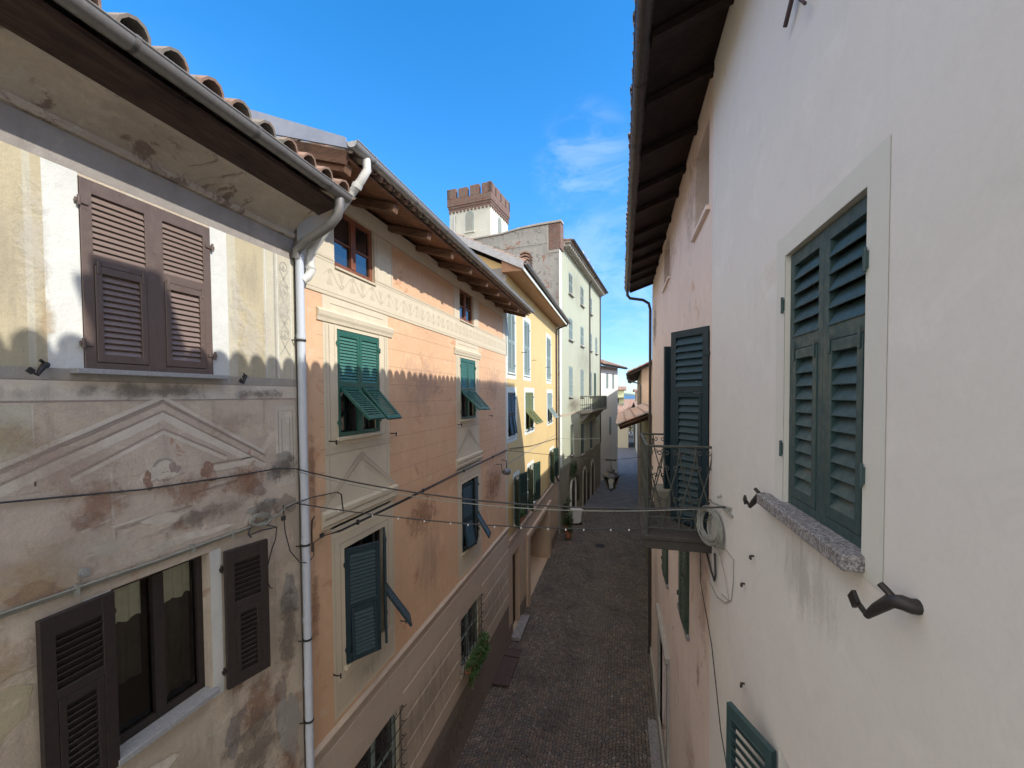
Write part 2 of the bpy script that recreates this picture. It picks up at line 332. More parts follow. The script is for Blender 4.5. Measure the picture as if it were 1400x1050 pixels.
def leaf_T(hx,hy,hz,ang,mirror):
    T=Matrix.Translation((hx,hy,hz))
    if mirror: T=T@Matrix.Diagonal((-1,1,1,1))
    return T@Matrix.Rotation(-R(ang),4,'Z')
def slats(mb,x0,x1,z0,z1,pitch,th,tilt=27):
    n=max(1,int(round((z1-z0)/pitch))); p=(z1-z0)/n; w=pitch*1.36
    base=mb.T.copy(); mb.mi=1
    for i in range(n):
        zc=z0+(i+.5)*p
        mb.T=base@Matrix.Translation(((x0+x1)/2,th/2,zc))@Matrix.Rotation(R(-tilt),4,'X')
        hw=(x1-x0)/2
        mb.box(-hw,hw,-.004,.004,-w/2,w/2)
    mb.T=base; mb.mi=0
def shutter(par,name,mat,hx,hy,hz,w,h,ang,mirror,split=.42,flap=0,pitch=.045,sw=.06,th=.038,bevel=0,flapname='shutter_flap',top=.085,hinges=True,label=None):
    """one leaf: frame, louvred upper part, louvred lower flap hinged at its top"""
    mb=MB(); mb.T=leaf_T(hx,hy,hz,ang,mirror)
    zf=h*split
    if split>0:
        mb.box(0,sw,0,th,0,h); mb.box(w-sw,w,0,th,0,h)
        mb.box(sw,w-sw,.001,th-.001,h-top,h); mb.box(sw,w-sw,.001,th-.001,zf,zf+.075); mb.box(sw,w-sw,.001,th-.001,0,.055)
        slats(mb,sw,w-sw,zf+.078,h-top-.003,pitch,th)
    else:
        mb.box(0,sw,0,th,0,h); mb.box(w-sw,w,0,th,0,h)
        mb.box(sw,w-sw,.001,th-.001,h-top,h); mb.box(sw,w-sw,.001,th-.001,0,top)
        mb.box(sw,w-sw,.001,th-.001,h*.5-.04,h*.5+.04)
        slats(mb,sw,w-sw,top,h*.5-.04,pitch,th); slats(mb,sw,w-sw,h*.5+.04,h-top,pitch,th)
    if hinges:
        for q in (.12,.86): 
            mb.box(-.035,.05,-.012,-.001,h*q,h*q+.035); mb.tube([(-.012,-.012,h*q-.02),(-.012,-.012,h*q+.055)],.012,6)
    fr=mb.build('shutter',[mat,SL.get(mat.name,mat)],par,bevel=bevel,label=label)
    if split>0:
        f=MB(); x0,x1=sw+.003,w-sw-.003; L=zf-.058
        f.T=leaf_T(hx,hy,hz,ang,mirror)@Matrix.Translation((0,0,zf))@Matrix.Rotation(-R(flap),4,'X')
        yo=-.006 if flap==0 else 0
        f.box(x0,x0+.045,yo,th,-L,-.003); f.box(x1-.045,x1,yo,th,-L,-.003)
        f.box(x0+.045,x1-.045,yo+.001,th-.001,-.06,-.003); f.box(x0+.045,x1-.045,yo+.001,th-.001,-L,-L+.06)
        slats(f,x0+.045,x1-.045,-L+.062,-.062,pitch,th)
        for qx in (x0+.01,x1-.035):
            f.box(qx,qx+.022,yo-.006,yo-.001,-.07,.03)
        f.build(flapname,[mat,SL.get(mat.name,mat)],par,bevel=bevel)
    return fr
def window(h,hole,dep=.16,frame=None,glass=None,sill=None,sill_out=.08,sill_h=.04,sill_over=.08,name='window',rails=(.5,),mull=True,back=True,bevel=0,fw=.05):
    a,b,c,d=hole[:4]; frame=frame or M['browndark']; glass=glass or M['glass']
    mb=MB(); y0,y1=dep-.05,dep
    mb.box(a,a+fw,y0,y1,c,d); mb.box(b-fw,b,y0,y1,c,d); mb.box(a+fw,b-fw,y0+.001,y1,d-fw,d); mb.box(a+fw,b-fw,y0+.001,y1,c,c+fw*1.3)
    if mull: mb.box((a+b)/2-fw*.8,(a+b)/2+fw*.8,y0-.01,y1,c+fw*1.3,d-fw)
    for q in rails:
        z=c+(d-c)*q; mb.box(a+fw,b-fw,y0+.008,y1-.008,z-.015,z+.015)
    w=mb.build(name,frame,h,bevel=bevel)
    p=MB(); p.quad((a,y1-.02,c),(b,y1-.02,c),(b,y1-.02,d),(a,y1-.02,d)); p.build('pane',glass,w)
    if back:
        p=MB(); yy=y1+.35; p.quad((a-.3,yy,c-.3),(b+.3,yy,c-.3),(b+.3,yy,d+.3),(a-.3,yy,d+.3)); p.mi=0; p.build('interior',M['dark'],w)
    if sill:
        s=MB(); s.box(a-sill_over,b+sill_over,-sill_out,dep-.052,c-sill_h,c+.004); s.build('sill',sill,w,bevel=.004)
    return w
def gutter(mb,x0,x1,yc,zt,r,joint=1.1,n=10):
    prof=[]
    for k in range(n+1):
        a=math.pi+math.pi*k/n; prof.append((yc+r*math.cos(a),zt+r*math.sin(a)))
    inner=[(yc+(r-.006)*math.cos(math.pi+math.pi*k/n),zt+(r-.006)*math.sin(math.pi+math.pi*k/n)) for k in range(n,-1,-1)]
    mb.extr(prof+inner,x0,x1)
    mb.tube([(x0,yc-r,zt),(x1,yc-r,zt)],.008,6)
    x=x0+.35
    while x<x1:
        p=[(yc+(r+.006)*math.cos(math.pi+math.pi*k/n),zt+.012+(r+.006)*math.sin(math.pi+math.pi*k/n)) for k in range(n+1)]
        q=[(yc+(r)*math.cos(math.pi+math.pi*k/n),zt+(r)*math.sin(math.pi+math.pi*k/n)) for k in range(n,-1,-1)]
        mb.extr(p+q,x,x+.035); x+=joint
    for xe in (x0,x1):
        mb.add([(xe,p[0],p[1]) for p in prof],[tuple(range(n+1))])
def tiles(mb,x0,x1,ye,ze,yr,zr,pitch=.22,course=.42,rx=.095,rz=.12,jit=.008,thick=.014,n=6,first=True):
    """barrel tiles: convex rows from the eave (ye,ze) up to the ridge (yr,zr), each course lapping the one below"""
    L=math.hypot(yr-ye,zr-ze); uy,uz=(yr-ye)/L,(zr-ze)/L; ny,nz=-uz*(1 if uy>0 else -1),abs(uy)
    nx=int((x1-x0)/pitch); nc=max(1,int(L/course))
    for i in range(nx):
        xc0=x0+(i+.5)*pitch
        for j in range(nc):
            if j>2 and n>4: nn=4
            else: nn=n
            xc=xc0+random.uniform(-jit,jit); s0=j*course+random.uniform(-.02,.02); s1=(j+1)*course+.06
            if j==nc-1: s1=L
            lift0=.03+random.uniform(-.006,.006); lift1=0.
            v=[]
            for (s,lf,k) in ((s0,lift0,1.),(s1,lift1,.84)):
                for rr in ((1.,) if j else (1.,1-thick/rx)):
                    for q in range(nn+1):
                        a=math.pi*q/nn; dx=-rx*k*rr*math.cos(a); dz=(rz if j==0 else rz*.9)*k*rr*math.sin(a)+lf
                        v.append((xc+dx,ye+uy*s+ny*dz,ze+uz*s+nz*dz))
            m=nn+1
            if j:
                f=[(q,q+1,m+q+1,m+q) for q in range(nn)]
                base=len(v)
                # lip at the lower end
                for q in range(nn+1):
                    a=math.pi*q/nn; dx=-rx*.86*math.cos(a); dz=rz*.9*.82*math.sin(a)+lift0-.004
                    v.append((xc+dx,ye+uy*s0+ny*dz,ze+uz*s0+nz*dz))
                f+=[(base+q,base+q+1,q+1,q) for q in range(nn)]
            else:
                f=[(q,q+1,2*m+q+1,2*m+q) for q in range(nn)]+[(m+q+1,m+q,3*m+q,3*m+q+1) for q in range(nn)]+[(q+1,q,m+q,m+q+1) for q in range(nn)]
            mb.add(v,f)
        # channel tile between the rows
        xc=xc0+pitch/2
        v=[]
        for s in (-.03,L):
            for q in range(5):
                a=math.pi*q/4; dx=-.06*math.cos(a); dz=.05-.045*math.sin(a)
                v.append((xc+dx,ye+uy*s+ny*dz,ze+uz*s+nz*dz))
        mb.add(v,[(q,q+1,5+q+1,5+q) for q in range(4)])
def slab(mb,x0,x1,ye,ze,yr,zr,t=.05):
    """sloping roof board, top face through the two lines"""
    L=math.hypot(yr-ye,zr-ze); uy,uz=(yr-ye)/L,(zr-ze)/L; ny,nz=-uz*(1 if uy>0 else -1),abs(uy)
    mb.extr([(ye,ze),(yr,zr),(yr-ny*t,zr-nz*t),(ye-ny*t,ze-nz*t)],x0,x1)
def rafters(mb,x0,x1,ye,ze,yr,zr,step,w=.09,h=.12,drop=.05,jit=.02):
    L=math.hypot(yr-ye,zr-ze); uy,uz=(yr-ye)/L,(zr-ze)/L; ny,nz=-uz,uy
    x=x0
    while x<x1:
        j=random.uniform(-jit,jit); hh=h+random.uniform(-.01,.01)
        mb.extr([(ye-ny*drop,ze-nz*drop),(yr-ny*drop,zr-nz*drop),(yr-ny*(drop+hh),zr-nz*(drop+hh)),(ye-ny*(drop+hh*.75),ze-nz*(drop+hh*.75))],x+j,x+j+w)
        x+=step
def arc(cx,cy,r,a0,a1,n=8): return [(cx+r*math.cos(R(a0+(a1-a0)*k/n)),cy+r*math.sin(R(a0+(a1-a0)*k/n))) for k in range(n+1)]
def sag(a,b,s,n=24):
    a,b=Vector(a),Vector(b); return [tuple(a.lerp(b,t/n)-Vector((0,0,4*s*(t/n)*(1-t/n)))) for t in range(n+1)]
def leaves(mb,cx,cy,cz,rx,ry,rz,n,size,seed=0,hang=0):
    rnd=random.Random(seed)
    for _ in range(n):
        while True:
            p=[rnd.uniform(-1,1) for _ in range(3)]
            if p[0]**2+p[1]**2+p[2]**2<1: break
        k=.75+.5*math.sin(p[0]*5+seed)*math.cos(p[2]*4)
        c=Vector((cx+p[0]*rx*k,cy+p[1]*ry*k,cz+p[2]*rz*k))
        s=size*rnd.uniform(.6,1.4)
        Q=Matrix.Rotation(rnd.uniform(0,6.3),4,'Z')@Matrix.Rotation(rnd.uniform(-1.2,1.2),4,'X')
        pts=[Vector((0,-s,0)),Vector((s*.45,0,s*.15)),Vector((0,s,0)),Vector((-s*.45,0,s*.15))]
        mb.add([tuple(c+(Q@q)) for q in pts],[(0,1,2),(0,2,3)])

def ribbon(mb,pts,w,off,mi=None):
    """thin painted line on a wall, pts are (x,z)"""
    if mi is not None: mb.mi=mi
    P=[Vector((p[0],p[1])) for p in pts]; L=[];Rr=[]
    for i,p in enumerate(P):
        t=(P[min(i+1,len(P)-1)]-P[max(i-1,0)]); t.normalize(); n=Vector((-t.y,t.x))*w/2
        L.append(p+n); Rr.append(p-n)
    v=[(q.x,-off,q.y) for q in L+Rr]; k=len(P)
    mb.add(v,[(i,k+i,k+i+1,i+1) for i in range(k-1)])
def flat(mb,pts,off,mi):
    mb.mi=mi; mb.add([(p[0],-off,p[1]) for p in pts],[tuple(range(len(pts)))])
def stain(mb,cx,cz,rx,rz,off,mi):
    n=len(mb.f); mb.mi=mi; mb.add([(cx-rx,-off,cz-rz),(cx+rx,-off,cz-rz),(cx+rx,-off,cz+rz),(cx-rx,-off,cz+rz)],[(0,1,2,3)])
    mb.uv[n]=[(-1,-1),(1,-1),(1,1),(-1,1)]
def blob(mb,cx,cz,rx,rz,off,mi,seed=0,n=22):
    rnd=random.Random(seed); ph=[rnd.uniform(0,6.28) for _ in range(4)]
    pts=[]
    for k in range(n):
        a=2*math.pi*k/n; r=1+.22*math.sin(2*a+ph[0])+.16*math.sin(3*a+ph[1])+.12*math.sin(5*a+ph[2])+.07*math.sin(9*a+ph[3])
        pts.append((cx+rx*r*math.cos(a),cz+rz*r*math.sin(a)))
    mb.mi=mi; c=len(pts)
    mb.add([(p[0],-off,p[1]) for p in pts]+[(cx,-off,cz)],[(i,(i+1)%c,c) for i in range(c)])

# ================================================================== SETTING
g=MB(); g.add([(-3000,-200,-.12),(3000,-200,-.12),(3000,420,-.12),(-3000,420,-.12)],[(0,1,2,3)])
def earth():
    m,nt,b=newmat('dry_earth'); v=coords(nt); n=noise(nt,v,.08,6,.6); nt.links.new(mix(nt,ramp(nt,n,.35,.65),(.07,.09,.04),(.14,.12,.08)),b.inputs['Base Color']); b.inputs['Roughness'].default_value=1; return m
structure(g.build('ground',earth()))
g=MB(); g.add([(-9000,420,-12),(9000,420,-12),(9000,26000,-12),(-9000,26000,-12)],[(0,1,2,3)])
def sea():
    m,nt,b=newmat('sea_water'); b.inputs['Base Color'].default_value=(.02,.07,.14,1); b.inputs['Roughness'].default_value=.35
    bump(nt,b,noise(nt,coords(nt),.15,4,.6),.3,.5); return m
structure(g.build('sea',sea()))
def cobbles():
    m,nt,b=newmat('cobblestones'); tc=N(nt,'ShaderNodeTexCoord'); sp=N(nt,'ShaderNodeSeparateXYZ'); nt.links.new(tc.outputs['Object'],sp.inputs[0])
    X,Y=sp.outputs[0],sp.outputs[1]
    # fan rows bow upwards in two lanes; the setts follow the warped rows
    w=mul(nt,mul(nt,mul(nt,X,-1.2,'SUBTRACT'),2*math.pi/2.75),0.,'ADD'); cs=mul(nt,w,0,'COSINE')
    yy=mul(nt,Y,mul(nt,cs,.42),'ADD')
    wob=noise(nt,tc.outputs['Object'],1.3,2,.5); yy=mul(nt,yy,mul(nt,wob,.25),'ADD')
    cb=N(nt,'ShaderNodeCombineXYZ'); nt.links.new(mul(nt,X,1.),cb.inputs[0]); nt.links.new(yy,cb.inputs[1])
    e=N(nt,'ShaderNodeTexVoronoi',feature='DISTANCE_TO_EDGE'); e.inputs['Scale'].default_value=10.8; e.inputs['Randomness'].default_value=.42
    f=N(nt,'ShaderNodeTexVoronoi'); f.inputs['Scale'].default_value=10.8; f.inputs['Randomness'].default_value=.42
    nt.links.new(cb.outputs[0],e.inputs['Vector']); nt.links.new(cb.outputs[0],f.inputs['Vector'])
    sc=N(nt,'ShaderNodeSeparateColor'); nt.links.new(f.outputs['Color'],sc.inputs[0])
    stone=mix(nt,sc.outputs[0],(.185,.145,.115),(.28,.225,.185)); stone=mix(nt,ramp(nt,sc.outputs[1],.55,.75),stone,(.14,.135,.135))
    stone=mix(nt,ramp(nt,sc.outputs[2],.962,.975),stone,(.38,.35,.32))
    n=noise(nt,tc.outputs['Object'],.9,5,.6); stone=mix(nt,ramp(nt,n,.4,.7,0,.7),stone,(.09,.075,.065))
    tr=ramp(nt,mul(nt,mul(nt,X,1.0,'ADD'),0,'ABSOLUTE'),.25,.55,.28,0); stone=mix(nt,tr,stone,(.24,.21,.18))
    n=noise(nt,tc.outputs['Object'],40,4,.7); stone=mix(nt,ramp(nt,n,.4,.7,0,.3),stone,(.22,.19,.17))
    gap=ramp(nt,e.outputs['Distance'],.03,.10)
    c=mix(nt,gap,(.035,.030,.026),stone)
    nt.links.new(c,b.inputs['Base Color']); b.inputs['Roughness'].default_value=.6; b.inputs['Specular IOR Level'].default_value=.35
    nt.links.new(ramp(nt,sc.outputs[2],0,1,.45,.8),b.inputs['Roughness'])
    bump(nt,b,mul(nt,ramp(nt,e.outputs['Distance'],.0,.22),mul(nt,n,.15),'ADD'),.9,.03); return m
M['cobble']=cobbles()
g=MB()
ys=[-8+i*1.0 for i in range(42)]
for a,b_ in zip(ys,ys[1:]):
    for x0,x1 in ((-4.4,-3.2),(-3.2,-1.2),(-1.2,.6),(.6,2.6)):
        hh=lambda x,y: .03*math.cos((x+1.2)*1.1)+.012*math.sin(y*1.3+x)
        g.add([(x0,a,hh(x0,a)),(x1,a,hh(x1,a)),(x1,b_,hh(x1,b_)),(x0,b_,hh(x0,b_))],[(0,1,2,3)])
structure(g.build('cobbled_street',M['cobble'],smooth=True))
def paving():
    m,nt,b=newmat('worn_paving'); v=coords(nt); n=noise(nt,v,1.2,6,.6); c=mix(nt,ramp(nt,n,.35,.7),(.10,.105,.12),(.15,.155,.17))
    nt.links.new(c,b.inputs['Base Color']); b.inputs['Roughness'].default_value=.7; bump(nt,b,noise(nt,v,9,5,.7),.5,.02); return m
g=MB(); g.add([(-4.2,33,.02),(3,33,.02),(6,120,.02),(-1.5,120,.02)],[(0,1,2,3)])
structure(g.build('paved_lane',paving()))

# ================================================================== GREY STUCCO HOUSE (left, nearest)
B1=thing('stucco_house','old grey beige stucco house with brown shutters and a faded painted pediment','house',(-3.9,0,0),90)
UP=(2.155,3.165,9.22,10.66); LO=(2.27,3.075,6.13,7.49)
mats=[M[k] for k in ('stucco','ochre','cream','limewash','greyband','shadesmudge','fresco','fresco_light','fresco_dark','rust','white2')]+STAINS
w=MB(); holes=[UP,LO]
w.extr([(0,11.3),(8,11.3),(4,12.9)],-4,-3.9); w.extr([(0,11.3),(8,11.3),(4,12.9)],4.13,4.23); wall_grid(w,-4,4.235,0,11.3,holes); reveals(w,[UP,LO],.16,0); shell(w,-4,4.235,0,11.3,8)
P=lambda a,b,c,d,mi,off=.002: wall_grid(w,a,b,c,d,holes,-off,mi)
P(-4,4.235,10.68,10.95,5); P(-4,1.86,9.22,10.68,1); P(1.86,1.90,9.22,10.68,2); P(1.90,1.955,9.22,10.68,1); P(1.955,2.155,9.22,10.68,3)  # top band: eaves shade painted in as grey
P(3.165,3.34,9.22,10.68,3); P(3.34,3.40,9.22,10.68,2); P(3.40,3.44,9.22,10.68,2,.002); P(3.44,3.78,9.22,10.68,1); P(3.78,3.92,9.22,10.68,2); P(3.92,3.945,9.22,10.68,4); P(3.945,4.235,9.22,10.68,2)
P(3.80,3.81,9.22,10.68,3,.004); P(3.965,3.978,9.22,10.68,3,.004); P(4.165,4.178,9.22,10.68,3,.004)
P(-4,4.235,9.14,9.22,4,.006); P(-4,4.235,9.13,9.14,8,.004); P(-4,4.235,8.99,9.13,7,.004); P(-4,4.235,8.975,8.99,8,.004)
P(-4,4.235,7.62,8.975,6,.002)
P(1.3,3.80,8.55,8.975,0,.003); P(1.86,1.87,8.4,8.96,7,.005); P(-1,1.86,8.6,8.96,2,.004)
# ornament on the corner strip
for i in range(4):
    zz=9.62+i*.27
    for s in (1,-1): ribbon(w,[(4.07-s*.07,zz-.11),(4.07+s*.01,zz),(4.07+s*.07,zz+.1)],.012,.005,4)
    ribbon(w,[(4.07+.055*math.cos(a*.52),zz+.13+.05*math.sin(a*.52)) for a in range(13)],.010,.006,4)
    flat(w,[(4.045,zz+.1),(4.095,zz+.1),(4.07,zz+.155)],.004,4)
# painted pediment
A=(2.69,9.02); Lf=(1.30,8.40); Rt=(3.74,8.40)
flat(w,[(1.45,8.36),(3.64,8.36),(2.69,8.86)],.005,6)
def band(p,q,w_,mi,off):  ribbon(w,[p,q],w_,off,mi)
def chev(pts,dz,w_,mi,off):
    rj=random.Random(int(dz*1000)); P_=[]
    for a,b_ in zip(pts,pts[1:]):
        for k in range(8): t_=k/8; P_.append((a[0]+(b_[0]-a[0])*t_,a[1]+(b_[1]-a[1])*t_-dz+rj.uniform(-.003,.003)))
    P_.append((pts[-1][0],pts[-1][1]-dz)); ribbon(w,P_,w_,off,mi)
for dz,w_,mi,off in ((.015,.035,7,.010),(.052,.020,8,.0085),(.095,.05,6,.0075),(.135,.014,8,.007),(.18,.07,7,.006)): chev((Lf,A,Rt),dz,w_,mi,off)
for dz,w_,mi,off in ((0,.016,8,.0065),(.035,.03,7,.0068)): chev(((2.05,8.43),(2.69,8.73),(3.28,8.41)),dz,w_,mi,off)
band((3.15,8.35),(3.66,8.35),.012,8,.006); band((3.1,8.30),(3.6,8.30),.06,7,.0055)
ribbon(w,[(2.30,8.42),(2.30,8.05),(2.10,8.0)],.02,.006,7)
ribbon(w,[(2.05,7.78),(2.32,7.80),(2.32,7.95),(2.92,7.99),(2.92,8.10),(3.4,8.13)],.018,.006,8)
ribbon(w,[(2.05,7.80),(2.30,7.82),(2.30,7.98),(2.90,8.02),(2.90,8.13),(3.4,8.16)],.016,.007,7)
# faded head and its rusty patches
blob(w,2.66,8.36,.13,.10,.0075,7,3); blob(w,2.555,8.30,.035,.075,.0085,9,5);  blob(w,2.77,8.37,.045,.05,.0088,8,9)
blob(w,3.09,8.28,.07,.10,.0075,9,12);  blob(w,2.12,8.08,.08,.05,.0078,8,15); blob(w,2.35,8.20,.05,.08,.0079,6,16)
blob(w,2.69,8.33,.045,.06,.0095,7,18); ribbon(w,[(2.665,8.345),(2.675,8.35),(2.685,8.345)],.008,.0105,8); ribbon(w,[(2.70,8.345),(2.71,8.35),(2.72,8.345)],.008,.0105,8)
ribbon(w,[(2.67,8.285),(2.69,8.278),(2.715,8.285)],.009,.0105,8)
ribbon(w,[(2.60,8.41),(2.64,8.46),(2.70,8.47),(2.75,8.44)],.02,.0102,4)
for i,(a,b_,c,d,s) in enumerate(((2.70,7.93,.20,.05,7),(2.62,7.86,.12,.03,6),(2.05,7.72,.10,.10,6),(1.85,7.66,.14,.07,9),(3.62,8.0,.11,.09,8))): blob(w,a,b_,c,d,.0072+i*.0004,s,30+i)
# right pilaster
P(3.90,4.2,7.95,8.90,7,.004); ribbon(w,[(3.94,8.0),(3.94,8.84),(4.16,8.84),(4.16,8.0)],.010,.0065,8); ribbon(w,[(3.99,8.35),(3.99,8.74),(4.11,8.74),(4.11,8.35),(3.99,8.35)],.010,.0065,4)
blob(w,4.05,8.2,.04,.07,.007,4,41);  blob(w,3.86,8.12,.09,.07,.0077,4,43)
for i,(a,b_,c,d,s_) in enumerate(((4.0,8.25,.16,.09,4),(4.02,7.72,.15,.12,8),(3.72,7.78,.2,.06,4),(4.05,6.6,.1,.3,4),(1.75,7.25,.2,.08,6),(2.9,7.70,.35,.04,7),(4.0,5.0,.14,.5,4),(3.5,5.2,.2,.4,0),(2.4,5.7,.3,.15,7))): blob(w,a,b_,c,d,.0062+i*.0003,s_,70+i)
SB=11
for i,(cx,cz,rx,rz,k) in enumerate(((4.0,8.15,.30,.22,0),(3.75,7.75,.35,.2,0),(4.02,6.2,.22,.9,0),(3.5,8.1,.4,.3,1),(2.2,8.2,.28,.28,1),(2.9,8.15,.4,.22,1),(1.8,7.8,.5,.3,4),(2.2,7.85,.5,.18,2),(1.5,7.3,.4,.5,4),(3.6,5.6,.45,.5,1),
  (3.5,5.1,.5,.7,0),(2.7,5.5,.7,.5,3),(1.75,8.75,.3,.22,4),(3.0,7.85,.5,.16,0),(2.5,7.68,.6,.10,2),(3.3,8.75,.5,.2,5),(2.0,8.5,.5,.3,5),(4.05,10.1,.18,.5,2),(1.2,10.0,.7,.6,2),(3.6,9.6,.2,.6,2),(3.6,10.3,.18,.4,3),(1.75,9.9,.14,.7,3),
  (1.9,10.0,.12,.8,2),(3.42,9.9,.10,.8,2),(1.95,9.6,.06,.4,4),(3.8,9.7,.08,.6,2),(2.7,9.06,.8,.10,0),(3.7,9.04,.5,.08,0),(1.8,9.04,.4,.08,3),(3.95,4.4,.35,.6,1),(3.35,6.0,.2,.15,1))): stain(w,cx,cz,rx,rz,.0125+i*.0002,SB+k)
# around the lower window
P(3.075,3.19,6.02,7.49,3,.003); P(2.1,3.1,7.49,7.56,0,.004); P(2.1,2.27,7.30,7.5,3,.003)
blob(w,3.3,5.5,.12,.2,.004,5,52); blob(w,3.9,5.3,.1,.35,.004,8,53); blob(w,1.6,6.9,.2,.2,.004,1,54)
blob(w,3.95,7.25,.12,.2,.004,6,55)
w.build('wall',mats,B1)
c=MB()
c.extr([(.0,10.94),(-.03,10.945),(-.045,10.965),(-.045,11.0),(-.02,11.01),(-.05,11.05),(-.12,11.11),(-.22,11.165),(-.32,11.19),(-.36,11.22),(0.0,11.28)],-4,4.22)
c.build('cornice',M['cove'],B1)
s=MB(); slab(s,-4,4.3,-.60,11.34,4,13.05,.045)
s.extr([(-.34,11.21),(-.63,11.285),(-.63,11.33),(-.34,11.40)],-4,4.28)
s.build('eaves_boards',M['wood_band'],B1)
t=MB(); tiles(t,-4.0,4.4,-.72,11.40,4,13.18,pitch=.27,rx=.108,rz=.125,thick=.018); rf=t.build('roof',M['tiles'],B1)
t=MB(); slab(t,-4,4.3,8.1,11.4,4,13.1,.05); t.build('back_roof',M['tiles'],B1)
gt=MB(); gutter(gt,-4,4.32,-.72,11.40,.075,joint=.95); gt.build('gutter',M['zinc'],B1,smooth=True)
# downpipe: grey cast elbow from the gutter, pale pvc drop along the house joint
d=MB(); d.tube([(4.2,-.70,11.35),(4.2,-.70,11.24),(4.2,-.67,11.14),(4.2,-.55,11.03),(4.2,-.22,10.88),(4.2,-.08,10.80),(4.215,-.06,10.70)],.055,10)
d.build('pipe_elbow',M['zinc'],B1,smooth=True)
d=MB(); d.tube([(4.25,-.075,10.74),(4.25,-.075,8.6),(4.252,-.078,7.0),(4.25,-.075,5.0),(4.255,-.075,0.1)],.048,12)
for z in (10.72,9.75,8.05,7.2,6.2,5.4,4.7,3.2,1.6):
    d.tube([(4.25,-.075,z-.03),(4.25,-.075,z+.03)],.053,12)
d.build('downpipe',M['pvc'],B1,smooth=True)
cl=MB()
for z in (9.7,7.15,5.95,4.9,2.6): cl=MB(); cl.tube([(4.25,-.075,z-.012),(4.25,-.075,z+.012)],.057,12); cl.tube([(4.19,-.075,z),(4.17,.02,z)],.008,6); cl.build('pipe_clip',M['iron'],B1)
ww=window(B1,UP,dep=.15,sill=M['sill'],sill_out=.10,sill_h=.035,sill_over=.09)
for side in (0,1):
    shutter(ww,'s',M['brown'],UP[0]+.004 if not side else UP[1]-.004,-.012,UP[2]+.005,.503,1.43,0,bool(side),split=.56,pitch=.047,sw=.072,top=.10,bevel=.003)
ww=window(B1,LO,dep=.15,glass=M['clear'],back=True,rails=(),sill=M['sill'],sill_out=.07,sill_h=.05,sill_over=.02,fw=.055)
cu=MB()
for a,b_ in ((2.33,2.60),(2.75,3.02)):
    n=24; top=7.43
    for i in range(n):
        xa=a+(b_-a)*i/n; xb=a+(b_-a)*(i+1)/n; f=lambda x:.152+.05+.012*math.sin(x*70); bot=lambda x: 7.12-.03*abs(math.sin(x*22))
        cu.quad((xa,f(xa),bot(xa)),(xb,f(xb),bot(xb)),(xb,f(xb),top),(xa,f(xa),top))
cu.build('lace_valance',M['curtain'],ww,smooth=True)
cu=MB()
for a,b_,bz in ((2.32,2.62,6.55),(2.74,3.04,6.2)):
    n=24
    for i in range(n):
        xa=a+(b_-a)*i/n; xb=a+(b_-a)*(i+1)/n; f=lambda x:.25+.015*math.sin(x*55)
        cu.quad((xa,f(xa),bz),(xb,f(xb),bz),(xb,f(xb),7.45),(xa,f(xa),7.45))
cu.build('sheer_curtain',M['curtain2'],ww,smooth=True)
shutter(ww,'s',M['browndark'],2.262,-.02,6.09,.45,1.40,176,False,split=.56,pitch=.05,sw=.085,top=.14,bevel=.003)
shutter(ww,'s',M['browndark'],3.20,-.02,6.03,.43,1.42,166,True,split=.56,pitch=.05,sw=.085,top=.14,bevel=.003)
def stopper(par,x,z,s=1.,flip=1,mat='iron',out=1.):
    """cast iron shutter stop: curved arm out of the wall, upright catch and a plate at the tip"""
    m=MB(); q=lambda dx,dy,dz:(x+flip*dx*s,-out*dy*s,z+dz*s)
    m.tube([(x,.02,z),q(0,.03,0),q(-.008,.05,.006),q(-.035,.07,-.004),q(-.07,.09,-.05),q(-.10,.11,-.098)],0,10,radii=[.027*s,.026*s,.026*s,.024*s,.020*s,.012*s])
    m.tube([q(-.028,.06,.005),q(-.045,.075,.028),q(-.066,.085,.042)],.0125*s,8)
    m.tube([q(-.085,.10,-.08),q(-.112,.11,-.088),q(-.13,.115,-.075),q(-.138,.12,-.068)],.010*s,8)
    a=q(-.152,.125,-.060)
    m.T=Matrix.Translation(a)@Matrix.Rotation(R(40*flip),4,'Y'); m.box(-.024*s,.024*s,-.007,.007,-.024*s,.024*s)
    return m.build('shutter_stop',M[mat],par,smooth=True)
stopper(B1,1.935,9.235,.75,1); stopper(B1,3.50,9.22,.75,1)
b=MB(); b.tube([(2.10,0,7.70),(2.10,-.03,7.70)],.035,14); b.tube([(2.10,-.03,7.70),(2.10,-.045,7.70)],.02,12); b.build('wall_bolt',M['zinc2'],B1)

# ================================================================== ORANGE HOUSE
B2=thing('orange_house','orange plastered house with cream painted trim and green shutters','house',(-3.9,0,0),90)
W1=(5.0,6.05,8.42,9.97); W2=(9.62,10.72,8.40,9.97); A1=(4.98,5.97,10.84,11.70); A2=(9.62,10.62,10.92,11.72)
L1=(5.08,6.14,5.05,6.79); L2=(9.64,10.85,5.0,6.76); G1=(5.2,6.5,1.9,3.40); G2=(9.45,10.9,1.95,3.36)
holes=[W1,W2,A1,A2,L1,L2,G1,G2]
mats=[M[k] for k in ('orange','orangeln','bcream','bcream2','bline','bbase','bplinth')]+STAINS
w=MB(); X0,X1=4.30,13.95
w.mi=3; w.extr([(0,11.95),(9,11.95),(5,13.4)],X0,X0+.1); w.extr([(0,11.95),(9,11.95),(5,13.4)],X1-.1,X1); w.mi=0; wall_grid(w,X0,X1,0,11.95,holes); reveals(w,holes,.16,2); shell(w,X0,X1,0,11.95,9,mi_side=3)
P=lambda a,b,c,d,mi,off=.002: wall_grid(w,a,b,c,d,holes,-off,mi)
